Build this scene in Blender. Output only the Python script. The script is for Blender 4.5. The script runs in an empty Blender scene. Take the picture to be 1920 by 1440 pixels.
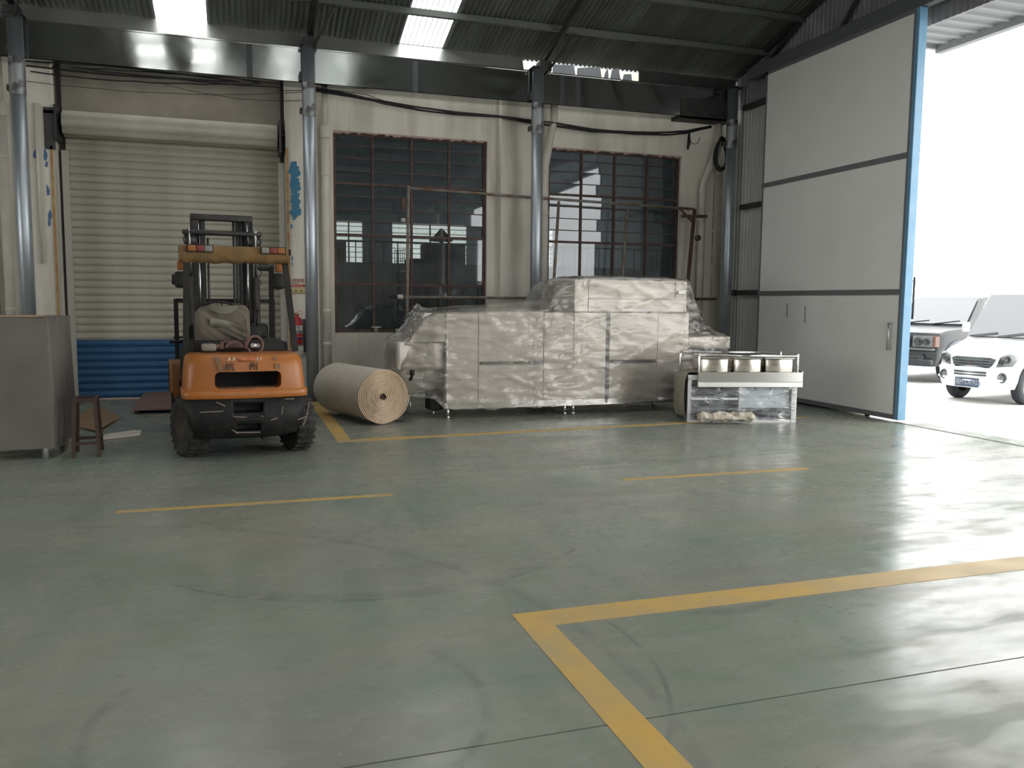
import bpy, bmesh, math, random
from mathutils import Vector, Matrix, noise
random.seed(7)
PI = math.pi
SC = bpy.context.scene
COL = SC.collection

# ---------------------------------------------------------------- camera, sky, exposure
def make_camera():
    yaw, pitch, roll = math.radians(18.235), math.radians(-5.669), math.radians(0.535)
    f = Vector((math.sin(yaw)*math.cos(pitch), math.cos(yaw)*math.cos(pitch), math.sin(pitch)))
    r0 = Vector((math.cos(yaw), -math.sin(yaw), 0)); u0 = r0.cross(f)
    rt = r0*math.cos(roll) + u0*math.sin(roll); up = -r0*math.sin(roll) + u0*math.cos(roll)
    cam = bpy.data.cameras.new('camera'); o = bpy.data.objects.new('camera', cam); COL.objects.link(o)
    M = Matrix((rt, up, -f)).transposed().to_4x4(); M.translation = (0, 0, 1.5)
    o.matrix_world = M
    cam.sensor_width = 36; cam.lens = 1566.1*36/1920; cam.clip_start = 0.05; cam.clip_end = 400
    SC.camera = o
make_camera()
W = bpy.data.worlds.new('overcast_sky'); SC.world = W; W.use_nodes = True
bg = W.node_tree.nodes['Background']; bg.inputs[0].default_value = (1.0, 0.998, 0.985, 1); bg.inputs[1].default_value = 5.0
SC.view_settings.view_transform = 'Standard'; SC.view_settings.look = 'None'
SC.view_settings.gamma = 1; SC.view_settings.use_curve_mapping = False
SC.view_settings.exposure = 0.18
SC.cycles.max_bounces = 7; SC.cycles.diffuse_bounces = 4; SC.cycles.glossy_bounces = 3
SC.cycles.use_adaptive_sampling = True; SC.cycles.adaptive_threshold = 0.06; SC.cycles.adaptive_min_samples = 20
SC.cycles.transmission_bounces = 6; SC.cycles.transparent_max_bounces = 12
SC.cycles.sample_clamp_indirect = 6.0
SC.cycles.caustics_reflective = False; SC.cycles.caustics_refractive = False
def portal(name, loc, rot, sx, sy):       # samples the sky through an opening, gives off no light of its own
    l = bpy.data.lights.new(name, 'AREA'); l.shape = 'RECTANGLE'; l.size = sx; l.size_y = sy; l.cycles.is_portal = True
    o = bpy.data.objects.new(name, l); COL.objects.link(o); o.location = loc; o.rotation_euler = rot
DOOR_Y0, DOOR_Y1, DOOR_H = -2.6, 9.35, 4.95
ADDED_FRONT = (0.2, 3.3, 4.4)      # unseen doorway behind the viewer, added to brighten the interior
portal('added_front_daylight', ((ADDED_FRONT[0]+ADDED_FRONT[1])/2, -8.75, ADDED_FRONT[2]/2), (PI/2, 0, 0), ADDED_FRONT[1]-ADDED_FRONT[0], ADDED_FRONT[2])
ADDED_LW = (5.0, 9.2, 1.0, 3.8)      # unseen window band, added so daylight reaches the sliding door leaf
portal('added_window_daylight', (-9.35, (ADDED_LW[0]+ADDED_LW[1])/2, (ADDED_LW[2]+ADDED_LW[3])/2), (0, -PI/2, 0), ADDED_LW[3]-ADDED_LW[2], ADDED_LW[1]-ADDED_LW[0])
portal('door_daylight', (8.36, (DOOR_Y0+DOOR_Y1)/2, DOOR_H/2), (0, PI/2, 0), DOOR_H, DOOR_Y1-DOOR_Y0)

# ---------------------------------------------------------------- materials
MATS = {}
def mat(name, col, rough=0.6, metal=0.0, col2=None, scale=4.0, detail=6.0, lo=0.35, hi=0.65, rough2=None, bump=0.0, bscale=30.0,
        stretch=(1, 1, 1), spec=0.5, coat=0.0):
    if name in MATS: return MATS[name]
    m = bpy.data.materials.new(name); m.use_nodes = True; nt = m.node_tree; b = nt.nodes['Principled BSDF']
    b.inputs['Base Color'].default_value = (*col, 1); b.inputs['Roughness'].default_value = rough
    b.inputs['Metallic'].default_value = metal; b.inputs['Specular IOR Level'].default_value = spec
    b.inputs['Coat Weight'].default_value = coat
    if col2 or rough2 is not None or bump:
        tc = nt.nodes.new('ShaderNodeTexCoord'); mp = nt.nodes.new('ShaderNodeMapping'); mp.inputs['Scale'].default_value = stretch
        nt.links.new(tc.outputs['Object'], mp.inputs[0])
    if col2 or rough2 is not None:
        n = nt.nodes.new('ShaderNodeTexNoise'); n.inputs['Scale'].default_value = scale; n.inputs['Detail'].default_value = detail
        nt.links.new(mp.outputs[0], n.inputs['Vector'])
        mr = nt.nodes.new('ShaderNodeMapRange'); mr.inputs[1].default_value = lo; mr.inputs[2].default_value = hi
        nt.links.new(n.outputs[0], mr.inputs[0])
        if col2:
            mx = nt.nodes.new('ShaderNodeMix'); mx.data_type = 'RGBA'
            mx.inputs[6].default_value = (*col, 1); mx.inputs[7].default_value = (*col2, 1)
            nt.links.new(mr.outputs[0], mx.inputs[0]); nt.links.new(mx.outputs[2], b.inputs['Base Color'])
        if rough2 is not None:
            m2 = nt.nodes.new('ShaderNodeMapRange'); m2.inputs[3].default_value = rough; m2.inputs[4].default_value = rough2
            nt.links.new(mr.outputs[0], m2.inputs[0]); nt.links.new(m2.outputs[0], b.inputs['Roughness'])
    if bump:
        n2 = nt.nodes.new('ShaderNodeTexNoise'); n2.inputs['Scale'].default_value = bscale; n2.inputs['Detail'].default_value = 4
        nt.links.new(mp.outputs[0], n2.inputs['Vector'])
        bp = nt.nodes.new('ShaderNodeBump'); bp.inputs['Strength'].default_value = bump; bp.inputs['Distance'].default_value = 0.02
        nt.links.new(n2.outputs[0], bp.inputs['Height']); nt.links.new(bp.outputs[0], b.inputs['Normal'])
    MATS[name] = m; return m
def see_through(name, tint=(0.8, 0.85, 0.85), opacity=0.1, col=(0.8, 0.8, 0.8), rough=0.05, ior=1.5, bump=0.0, bscale=8.0, stretch=(1, 1, 1), haze_var=0.0, hscale=6.0):
    # thin clear sheet: transparent, a diffuse milky share (opacity), and Fresnel gloss
    if name in MATS: return MATS[name]
    m = bpy.data.materials.new(name); m.use_nodes = True; nt = m.node_tree
    for n in list(nt.nodes):
        if n.type != 'OUTPUT_MATERIAL': nt.nodes.remove(n)
    out = nt.nodes[0]; N = nt.nodes.new; L = nt.links.new
    tr = N('ShaderNodeBsdfTransparent'); tr.inputs[0].default_value = (*tint, 1)
    df = N('ShaderNodeBsdfDiffuse'); df.inputs[0].default_value = (*col, 1)
    tl = N('ShaderNodeBsdfTranslucent'); tl.inputs[0].default_value = (*col, 1)
    gl = N('ShaderNodeBsdfGlossy'); gl.inputs[0].default_value = (1, 1, 1, 1); gl.inputs['Roughness'].default_value = rough
    a = N('ShaderNodeMixShader'); a.inputs[0].default_value = 0.4; L(df.outputs[0], a.inputs[1]); L(tl.outputs[0], a.inputs[2])
    b = N('ShaderNodeMixShader'); b.inputs[0].default_value = opacity; L(tr.outputs[0], b.inputs[1]); L(a.outputs[0], b.inputs[2])
    c = N('ShaderNodeMixShader'); fr = N('ShaderNodeFresnel'); fr.inputs[0].default_value = ior
    L(fr.outputs[0], c.inputs[0]); L(b.outputs[0], c.inputs[1]); L(gl.outputs[0], c.inputs[2]); L(c.outputs[0], out.inputs[0])
    tc = N('ShaderNodeTexCoord'); mp = N('ShaderNodeMapping'); mp.inputs['Scale'].default_value = stretch; L(tc.outputs['Object'], mp.inputs[0])
    if haze_var:
        n = N('ShaderNodeTexNoise'); n.inputs['Scale'].default_value = hscale; n.inputs['Detail'].default_value = 6; L(mp.outputs[0], n.inputs['Vector'])
        r = N('ShaderNodeMapRange'); r.inputs[1].default_value = .35; r.inputs[2].default_value = .65
        r.inputs[3].default_value = max(0, opacity-haze_var); r.inputs[4].default_value = min(1, opacity+haze_var)
        L(n.outputs[0], r.inputs[0]); L(r.outputs[0], b.inputs[0])
    if bump:
        n = N('ShaderNodeTexNoise'); n.inputs['Scale'].default_value = bscale; n.inputs['Detail'].default_value = 3; n.inputs['Distortion'].default_value = 0.8
        L(mp.outputs[0], n.inputs['Vector'])
        bp = N('ShaderNodeBump'); bp.inputs['Strength'].default_value = bump; bp.inputs['Distance'].default_value = 0.05
        L(n.outputs[0], bp.inputs['Height'])
        for s in (df, gl, fr): L(bp.outputs[0], s.inputs['Normal'])
    MATS[name] = m; return m

# ---------------------------------------------------------------- mesh helpers
class MB:
    def __init__(s): s.v = []; s.f = []; s.sm = []
    def add(s, vs, fs, smooth=False):
        o = len(s.v); s.v += [tuple(v) for v in vs]; s.f += [tuple(i+o for i in f) for f in fs]; s.sm += [smooth]*len(fs); return s
    def box(s, a, b):
        (x0, y0, z0), (x1, y1, z1) = a, b
        return s.add([(x0,y0,z0),(x1,y0,z0),(x1,y1,z0),(x0,y1,z0),(x0,y0,z1),(x1,y0,z1),(x1,y1,z1),(x0,y1,z1)],
                     [(3,2,1,0),(4,5,6,7),(0,1,5,4),(1,2,6,5),(2,3,7,6),(3,0,4,7)])
    def rbox(s, a, b, r=0.01, seg=2):
        bm = bmesh.new(); c = [(a[i]+b[i])/2 for i in range(3)]; d = [abs(b[i]-a[i]) for i in range(3)]
        bmesh.ops.create_cube(bm, size=1, matrix=Matrix.Translation(c) @ Matrix.Diagonal((*d, 1)))
        bmesh.ops.bevel(bm, geom=bm.edges[:], offset=min(r, min(d)*0.49), segments=seg, profile=0.5, affect='EDGES')
        return s.bm(bm, True)
    def bm(s, bm, smooth=False):
        bm.verts.index_update(); s.add([v.co[:] for v in bm.verts], [[v.index for v in f.verts] for f in bm.faces], smooth); bm.free(); return s
    def cyl(s, p, q, r, r2=None, seg=16, caps=True, smooth=True):
        p, q = Vector(p), Vector(q); r2 = r if r2 is None else r2
        d = (q-p).normalized(); t = Vector((0,0,1)) if abs(d.z) < .9 else Vector((1,0,0)); a = d.cross(t).normalized(); b = d.cross(a)
        vs = [p+(a*math.cos(2*PI*i/seg)+b*math.sin(2*PI*i/seg))*r for i in range(seg)] + [q+(a*math.cos(2*PI*i/seg)+b*math.sin(2*PI*i/seg))*r2 for i in range(seg)]
        s.add(vs, [(i, seg+i, seg+(i+1) % seg, (i+1) % seg) for i in range(seg)], smooth)
        if caps: s.add(vs[:seg], [tuple(range(seg))]); s.add(vs[seg:], [tuple(range(seg))[::-1]])
        return s
    def tube(s, pts, r, seg=10, caps=True, closed=False):
        P = [Vector(p) for p in pts]; n = len(P); rings = []; prev = None
        for i in range(n):
            if closed: d = (P[(i+1) % n]-P[i-1]).normalized()
            else: d = (P[min(i+1, n-1)]-P[max(i-1, 0)]).normalized()
            if prev is None: t = Vector((0,0,1)) if abs(d.z) < .9 else Vector((1,0,0)); a = d.cross(t).normalized()
            else: a = (prev-d*prev.dot(d)).normalized()
            prev = a; b = d.cross(a); rr = r[i] if isinstance(r, (list, tuple)) else r
            rings.append([P[i]+(a*math.cos(2*PI*k/seg)+b*math.sin(2*PI*k/seg))*rr for k in range(seg)])
        vs = [v for g in rings for v in g]; fs = []
        for i in range(n if closed else n-1):
            j = (i+1) % n
            for k in range(seg): fs.append((i*seg+k, i*seg+(k+1) % seg, j*seg+(k+1) % seg, j*seg+k))
        s.add(vs, fs, True)
        if caps and not closed: s.add(rings[0], [tuple(range(seg))[::-1]]); s.add(rings[-1], [tuple(range(seg))])
        return s
    def lathe(s, prof, c, axis='Z', seg=24):           # prof: (radius, height along the axis)
        vs = []; n = len(prof)
        for i in range(seg):
            t = 2*PI*i/seg
            for r, h in prof:
                x, y = r*math.cos(t), r*math.sin(t)
                p = {'Z': (x, y, h), 'X': (h, x, y), 'Y': (x, h, y)}[axis]
                vs.append((c[0]+p[0], c[1]+p[1], c[2]+p[2]))
        fl = axis == 'Y'
        fs = []
        for i in range(seg):
            j = (i+1) % seg
            for k in range(n-1):
                f = (i*n+k, j*n+k, j*n+k+1, i*n+k+1); fs.append(f[::-1] if fl else f)
        return s.add(vs, fs, True)
    def prism(s, poly, a, b, axis='Y'):                 # poly in the other two axes, extruded from a to b along axis
        def P(u, w, t): return {'Y': (u, t, w), 'X': (t, u, w), 'Z': (u, w, t)}[axis]
        n = len(poly); vs = [P(u, w, a) for u, w in poly]+[P(u, w, b) for u, w in poly]
        return s.add(vs, [tuple(range(n)), tuple(range(n, 2*n))[::-1]]+[(i, n+i, n+(i+1) % n, (i+1) % n) for i in range(n)])
    def grid(s, fn, nu, nv, smooth=True, wrap=False):
        vs = [fn(i/nu, j/nv) for i in range(nu+1) for j in range(nv+1)]
        return s.add(vs, [(i*(nv+1)+j, (i+1)*(nv+1)+j, (i+1)*(nv+1)+j+1, i*(nv+1)+j+1) for i in range(nu) for j in range(nv)], smooth)
    def beam(s, p, q, w, h):                            # a rectangular bar from p to q
        p, q = Vector(p), Vector(q); d = (q-p).normalized(); t = Vector((0,0,1)) if abs(d.z) < .95 else Vector((0,1,0))
        a = d.cross(t).normalized()*w/2; b = a.cross(d).normalized()*h/2
        vs = [p-a-b, p+a-b, p+a+b, p-a+b, q-a-b, q+a-b, q+a+b, q-a+b]
        return s.add(vs, [(0,1,2,3),(7,6,5,4),(0,4,5,1),(1,5,6,2),(2,6,7,3),(3,7,4,0)])
    def xf(s, M):
        s.v = [tuple(M @ Vector(v)) for v in s.v]; return s
    def mesh(s, name, m=None):
        me = bpy.data.meshes.new(name); me.from_pydata(s.v, [], s.f)
        me.polygons.foreach_set('use_smooth', s.sm)
        if m: me.materials.append(m)
        bm = bmesh.new(); bm.from_mesh(me); bmesh.ops.remove_doubles(bm, verts=bm.verts, dist=1e-5)
        bmesh.ops.recalc_face_normals(bm, faces=bm.faces); bm.to_mesh(me); bm.free()
        return me
    def build(s, name, m, parent=None, loc=None):
        return inst(name, s.mesh(name, m), parent, loc)
def inst(name, me, parent=None, loc=None, rot=None):
    o = bpy.data.objects.new(name, me); COL.objects.link(o)
    if parent: o.parent = parent
    if loc: o.location = loc
    if rot: o.rotation_euler = rot
    return o
def tag(o, label=None, cat=None, group=None, kind=None):
    if label: o['label'] = label
    if cat: o['category'] = cat
    if group: o['group'] = group
    if kind: o['kind'] = kind
    return o
def empty(name, loc=(0,0,0), rz=0.0, **k):
    o = bpy.data.objects.new(name, None); COL.objects.link(o); o.location = loc; o.rotation_euler = (0,0,rz); o.empty_display_size = .1
    return tag(o, **k)
def text_mesh(body, size, m, name='lettering', depth=0.001, squeeze=1.0):
    c = bpy.data.curves.new(name, 'FONT'); c.body = body; c.size = size; c.extrude = depth; c.align_x = 'CENTER'; c.align_y = 'CENTER'; c.resolution_u = 2
    o = bpy.data.objects.new(name, c); COL.objects.link(o)
    me = bpy.data.meshes.new_from_object(o.evaluated_get(bpy.context.evaluated_depsgraph_get()))
    bpy.data.objects.remove(o); bpy.data.curves.remove(c); me.name = name; me.materials.clear(); me.materials.append(m)
    me.transform(Matrix.Rotation(PI/2, 4, 'X') @ Matrix.Diagonal((squeeze, 1, 1, 1)))   # stands upright, read from -Y
    return me
def cut(o, cutters):                                     # boolean-cut, then drop the cutters
    cs = []
    for k in cutters:
        c = k.build('cutter', None); cs.append(c); c.parent = o.parent
        md = o.modifiers.new('b', 'BOOLEAN'); md.operation = 'DIFFERENCE'; md.solver = 'EXACT'; md.object = c
    dg = bpy.context.evaluated_depsgraph_get(); me = bpy.data.meshes.new_from_object(o.evaluated_get(dg)); o.modifiers.clear(); o.data = me
    for c in cs: bpy.data.objects.remove(c)
    return o
def bevel(o, w=0.01, seg=2):
    md = o.modifiers.new('bevel', 'BEVEL'); md.width = w; md.segments = seg; md.limit_method = 'ANGLE'; md.angle_limit = math.radians(40); return o
def nz(x, y, z=0.0): return noise.noise(Vector((x, y, z)))

# ---- palette
M_wall = mat('aged_white_plaster', (0.60, 0.57, 0.50), 0.85, col2=(0.40, 0.37, 0.31), scale=1.6, lo=.45, hi=.75, bump=.15, bscale=12, stretch=(2.2, 2.2, .4))
M_rough = mat('bare_render', (0.30, 0.27, 0.23), 0.9, col2=(0.22, 0.20, 0.17), scale=2.0, bump=.2, bscale=20)
M_galv = mat('galvanised_steel', (0.50, 0.545, 0.58), 0.34, 0.75, col2=(0.38, 0.42, 0.46), scale=3, rough2=.45, stretch=(1, 1, .3))
M_gutter = mat('gutter_zinc', (0.44, 0.45, 0.43), 0.05, 0.95, col2=(0.34, 0.36, 0.35), scale=1.2, detail=2, rough2=.16, bump=.10, bscale=0.9)
M_dark = mat('dark_steel', (0.035, 0.038, 0.04), 0.55, 0.3, col2=(0.06, 0.055, 0.05), scale=6)
M_black = mat('black_paint', (0.012, 0.012, 0.012), 0.6, col2=(0.024, 0.022, 0.02), scale=5, spec=.25)
M_rubber = mat('tyre_rubber', (0.022, 0.021, 0.02), 0.85, col2=(0.045, 0.042, 0.038), scale=7, bump=.2, bscale=40, spec=.2)
M_rust = mat('rusty_red_steel', (0.052, 0.022, 0.020), 0.7, col2=(0.085, 0.05, 0.038), scale=9)
M_rustpipe = mat('rusty_grey_pipe', (0.20, 0.19, 0.17), 0.6, 0.3, col2=(0.16, 0.10, 0.06), scale=5, lo=.45, hi=.6)
M_pvc = mat('pvc_pipe', (0.55, 0.52, 0.46), 0.5, col2=(0.45, 0.42, 0.36), scale=2)
M_cable = mat('black_cable', (0.012, 0.012, 0.012), 0.6)
M_white = mat('white_paint', (0.78, 0.79, 0.76), 0.5)
M_yellow = mat('yellow_floor_paint', (0.50, 0.315, 0.075), 0.45, col2=(0.36, 0.275, 0.13), scale=2.2, lo=.38, hi=.68, rough2=.6)
# ================================================================ STRUCTURE
# ---- floor: power-trowelled green hardener, worn to grey, with saw-cut joints between the bays
def floor_material():
    m = bpy.data.materials.new('green_hardener_concrete'); m.use_nodes = True; nt = m.node_tree; b = nt.nodes['Principled BSDF']
    N = nt.nodes.new; L = nt.links.new
    geo = N('ShaderNodeNewGeometry')
    def nse(scale, detail=5, st=(1,1,1), rz=0.0, dist=0.0):
        mp = N('ShaderNodeMapping'); mp.inputs['Scale'].default_value = st; mp.inputs['Rotation'].default_value = (0,0,rz); L(geo.outputs['Position'], mp.inputs[0])
        n = N('ShaderNodeTexNoise'); n.inputs['Scale'].default_value = scale; n.inputs['Detail'].default_value = detail; n.inputs['Distortion'].default_value = dist
        L(mp.outputs[0], n.inputs['Vector']); return n.outputs[0]
    def ramp(s, lo, hi, a=0.0, c=1.0):
        r = N('ShaderNodeMapRange'); r.inputs[1].default_value = lo; r.inputs[2].default_value = hi; r.inputs[3].default_value = a; r.inputs[4].default_value = c
        L(s, r.inputs[0]); return r.outputs[0]
    def mix(f, c1, c2):
        x = N('ShaderNodeMix'); x.data_type = 'RGBA'; L(f, x.inputs[0])
        for i, c in ((6, c1), (7, c2)):
            if isinstance(c, tuple): x.inputs[i].default_value = (*c, 1)
            else: L(c, x.inputs[i])
        return x.outputs[2]
    def mth(op, a, c=None):
        x = N('ShaderNodeMath'); x.operation = op
        for i, q in ((0, a), (1, c)):
            if q is None: continue
            if isinstance(q, (int, float)): x.inputs[i].default_value = q
            else: L(q, x.inputs[i])
        return x.outputs[0]
    col = mix(ramp(nse(0.9, 7, (.7, 1.3, 1), .3, .6), .30, .70), (0.172, 0.213, 0.168), (0.228, 0.222, 0.186))
    col = mix(ramp(nse(3.2, 6, (.5, 1.6, 1), -.2, .5), .40, .80, 0, .6), col, (0.15, 0.195, 0.155))
    col = mix(ramp(nse(1.7, 8, (1, .35, 1), .9, 1.0), .42, .85, 0, .6), col, (0.31, 0.295, 0.258))
    col = mix(ramp(nse(0.55, 4), .48, .8, 0, .4), col, (0.20, 0.19, 0.195))
    # tyre arcs worn into the surface
    sp = N('ShaderNodeSeparateXYZ'); L(geo.outputs['Position'], sp.inputs[0])
    tot = None
    for cx, cy, r, w, k, ylo, yhi in ((0.79, 5.55, 1.48, .012, .7, 0, 4.6), (0.79, 5.55, 1.42, .07, .30, 0, 4.35), (0.23, 3.26, 1.417, .015, .5, 0, 3.5), (0.17, 3.01, .70, .03, .35, 0, 3.4),
                             (4.0, 8.6, 1.6, .03, .45, 0, 7.6), (4.0, 8.6, 1.35, .03, .4, 0, 7.6), (2.6, 9.9, 2.3, .035, .4, 0, 8.2), (2.3, 3.9, 0.48, .05, .4, 0, 3.47), (-1.5, 3.0, 3.0, .04, .28, 2, 6)):
        dx = mth('SUBTRACT', sp.outputs[0], cx); dy = mth('SUBTRACT', sp.outputs[1], cy)
        d = mth('SQRT', mth('ADD', mth('MULTIPLY', dx, dx), mth('MULTIPLY', dy, dy)))
        e = ramp(mth('ABSOLUTE', mth('SUBTRACT', d, r)), w*.4, w, k, 0)
        e = mth('MULTIPLY', e, mth('MULTIPLY', mth('LESS_THAN', sp.outputs[1], yhi), mth('GREATER_THAN', sp.outputs[1], ylo)))
        tot = e if tot is None else mth('MAXIMUM', tot, e)
    tot = mth('MULTIPLY', tot, ramp(nse(6, 4), .35, .6, .1, 1))
    col = mix(tot, col, (0.09, 0.095, 0.085))
    L(col, b.inputs['Base Color'])
    L(ramp(mth('ADD', mth('MULTIPLY', nse(1.3, 7, (.45, 1.5, 1), .35, .8), .6), mth('MULTIPLY', nse(9, 4, (.6, 1.4, 1), .2), .4)), .34, .68, .15, .42), b.inputs['Roughness'])
    L(ramp(mth('ADD', mth('MULTIPLY', nse(1.1, 6, (.5, 1.4, 1), .5, 1.0), .65), mth('MULTIPLY', nse(5, 5, (.5, 1.5, 1), .4, .6), .35)), .42, .70, .05, .55), b.inputs['Specular IOR Level'])
    bp = N('ShaderNodeBump'); bp.inputs['Strength'].default_value = .015; bp.inputs['Distance'].default_value = .01
    L(nse(3.0, 5, (.6, 1.4, 1)), bp.inputs['Height']); L(bp.outputs[0], b.inputs['Normal'])
    return m
M_floor = floor_material()
floor = tag(MB().box((-9.2, -8.4, -.25), (8.3, 13.6, -.012)).build('floor', mat('joint_dirt', (0.03, 0.03, 0.028), .9)),
            'green and grey worn concrete floor with yellow painted lines', 'floor', kind='structure')
ys = [-8.4, -6.21, -1.81, 2.59, 7.02, 11.42, 13.6]
for a, c in zip(ys, ys[1:]):
    MB().box((-9.2, a+.004, -.012), (8.3, c-.004, 0.0)).build('floor_slab', M_floor, floor)
def strip(poly):  # painted line, a thin film of paint
    MB().prism(poly, 0.0, .0015, 'Z').build('painted_line', M_yellow, floor)
strip([(1.225, 3.69), (1.375, 3.505), (6.9, 3.485), (7.1, 3.69)])
strip([(1.225, 3.69), (1.215, 0.4), (1.372, 0.4), (1.375, 3.505)])
strip([(-.835, 6.285), (1.118, 6.285), (1.118, 6.355), (-.835, 6.355)])
strip([(3.085, 6.29), (4.94, 6.27), (4.94, 6.34), (3.085, 6.36)])
strip([(-4.8, 6.285), (-2.8, 6.285), (-2.8, 6.355), (-4.8, 6.355)])
strip([(0.985, 12.55), (0.985, 8.83), (1.14, 8.98), (1.15, 12.55)])
strip([(0.985, 8.83), (5.05, 9.10), (7.2, 9.22), (7.2, 9.29), (5.05, 9.21), (1.14, 8.98)])
MB().box((7.97, DOOR_Y0, 0), (8.02, 8.55, .004)).build('door_track_groove', M_dark, floor)

# ---- back wall: plastered masonry with pilasters, one shutter bay, two windows
YW, YP, YB = 13.17, 13.05, 13.42
W1 = (1.445, 3.885, 0.985, 4.05); W2 = (4.945, 7.40, 0.985, 4.03); SH = (-2.33, 0.74, 0.0, 4.78)
w = MB()
def wall_rects(x0, x1, z0, z1, holes, y0, y1):
    xs = sorted({x0, x1, *[h[0] for h in holes], *[h[1] for h in holes]})
    for a, c in zip(xs, xs[1:]):
        zc = z0
        for h in sorted([h for h in holes if h[0] <= a and h[1] >= c], key=lambda h: h[2]):
            if h[2] > zc: w.box((a, y0, zc), (c, y1, h[2]))
            zc = h[3]
        if zc < z1: w.box((a, y0, zc), (c, y1, z1))
wall_rects(-9.2, 8.02, 0, 5.35, [W1, W2, SH], YW, 13.50)
for a, c in ((-2.72, SH[0]), (SH[1], 1.20), (4.08, 4.74), (-3.5, -3.08)): w.box((a, YP, 0), (c, YW+.01, 5.2))
w.box((8.02, YW, 0), (8.055, 13.5, 5.35)); w.box((8.075, YW, 0), (8.30, 13.5, 5.35))
for a, c in ((0, 1.55), (1.95, 2.2), (2.34, 2.42), (2.75, 2.80), (3.02, 3.08), (3.55, 5.35)): w.box((8.05, YW, a), (8.08, 13.5, c))
tag(w.build('wall_back', M_wall), 'aged white plastered back wall with pilasters', 'wall', kind='structure')
tag(MB().box((SH[0]-.01, 13.32, 3.95), (SH[1]+.01, 13.46, 4.79)).build('trim_1', M_rough), 'bare grey-brown lintel above the roller shutter', 'lintel', kind='structure')
# flaking blue paint left on the wall beside the shutter
M_blueflake = mat('blue_paint_flake', (0.03, 0.155, 0.26), .6)
def flake(cx, cz, wd, ht, seed, n=9):
    random.seed(seed); pts = []
    for i in range(n):
        t = 2*PI*i/n; k = random.uniform(.55, 1.0); pts.append((cx+wd/2*k*math.cos(t), cz+ht/2*k*math.sin(t)))
    return pts
fl = empty('blue_paint_remnant', (0.87, YP, 3.0), label='flaking patches of blue paint on the white pilaster right of the roller shutter', cat='paint patch')
random.seed(5)
k = 0
rows = [(3.50, .78, .93), (3.44, .79, .86), (3.40, .86, .94), (3.34, .79, .93), (3.27, .80, .93), (3.20, .81, .94), (3.12, .79, .90), (3.05, .84, .95), (2.97, .80, .88), (2.95, .87, .96), (2.88, .81, .95), (2.82, .82, .94), (2.76, .81, .87), (2.78, .90, .96), (2.71, .82, .87), (2.58, .79, .83), (2.10, .80, .825), (2.02, .80, .82)]
for z, a, c in rows:
    k += 1; ps = [(x-.87, y-3.0) for x, y in flake((a+c)/2, z, (c-a)*.9, .09, k, 10)]
    MB().prism(ps, -.002-.0003*k, .001).build('paint_flake', M_blueflake, fl)
for i, (x, z, a, c) in enumerate(((.865, 3.40, .17, .24), (.875, 3.18, .17, .30), (.865, 2.96, .15, .24), (.87, 2.80, .17, .22))):
    MB().prism([(p-.87, q-3.0) for p, q in flake(x, z, a*1.1, c*1.1, 50+i, 22)], -.010-.0004*i, .001).build('paint_flake', M_blueflake, fl)
fl2 = empty('blue_paint_remnant', (-2.5, YP, 3.3), label='small flaking patches of blue paint on the white pilaster left of the roller shutter', cat='paint patch')
M_blueflake2 = mat('faded_blue_flake', (0.06, 0.12, 0.24), .6)
for z, x, wd, h in ((3.42, -2.55, .07, .16), (3.42, -2.43, .06, .17), (3.30, -2.42, .05, .1), (2.95, -2.42, .05, .2), (2.6, -2.41, .06, .2), (2.5, -2.42, .05, .12)):
    k += 1; MB().prism([(a+2.5, c-3.3) for a, c in flake(x, z, wd, h, k)], -.002, .001).build('paint_flake', M_blueflake2, fl2)

# ---- roller shutter
M_slat = mat('shutter_cream', (0.37, 0.355, 0.29), .55, col2=(0.30, 0.285, 0.23), scale=2.5, rough2=.65)
M_slatblue = mat('shutter_blue', (0.007, 0.060, 0.155), .45, col2=(0.011, 0.07, 0.165), scale=3)
sh = empty('door_1', (0, YB, 0), label='cream roller shutter with a blue lower part and rolled coil above', cat='roller shutter', kind='structure')
pitch = .1065
prof = [(.012, 0), (.010, 0), (.010, .012), (-.010, .014), (-.019, .035), (-.021, .055), (-.018, .08), (-.008, .100), (.010, .101), (.010, .1065), (.012, .1065)]
def slat_mesh(m): return MB().prism(prof, -2.235, .675, 'X').mesh('slat', m)
MB().box((SH[0]-.02, .06, 0), (SH[1]+.02, .09, 4.8)).build('light_leak_sheet', M_dark, sh)  # unseen sheet added to stop daylight leaking round the slats
sw, sb = slat_mesh(M_slat), slat_mesh(M_slatblue)
nblue = 8
for i in range(35): inst('slat', sb if i < nblue else sw, sh, (0, 0, .03+i*pitch))
MB().rbox((-2.235, -.03, 0.0), (.675, .01, .032), .006).build('bottom_bar', mat('shutter_bottom_bar', (0.42, 0.33, 0.28), .5), sh)
for a, c in ((-2.29, -2.20), (.645, .735)): MB().box((a, -.05, 0), (c, -.02, 3.55)).box((a, -.02, 0), (a+.012, .05, 3.55)).build('guide_rail', mat('guide_rail_grey', (0.40, 0.39, 0.34), .5, .2), sh)
pts = []
for i in range(40):
    t = 2*PI*i/40; r = .17+.008*math.sin(t*8)
    pts.append((-.20+r*math.cos(t), 3.89+r*math.sin(t)))
MB().prism(pts, -2.22, .63, 'X').build('shutter_coil', M_slat, sh)
for x in (-2.30, .65): MB().box((x, -.42, 3.64), (x+.03, .0, 4.10)).build('end_plate', M_dark, sh)
MB().cyl((-2.36, -.2, 3.89), (.72, -.2, 3.89), .03).build('axle', M_dark, sh)
MB().box((-2.43, -.39, 3.50), (-2.30, -.36, 4.06)).box((-2.43, -.39, 3.98), (-2.30, -.25, 4.02)).build('motor_bracket', M_dark, sh)
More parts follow.
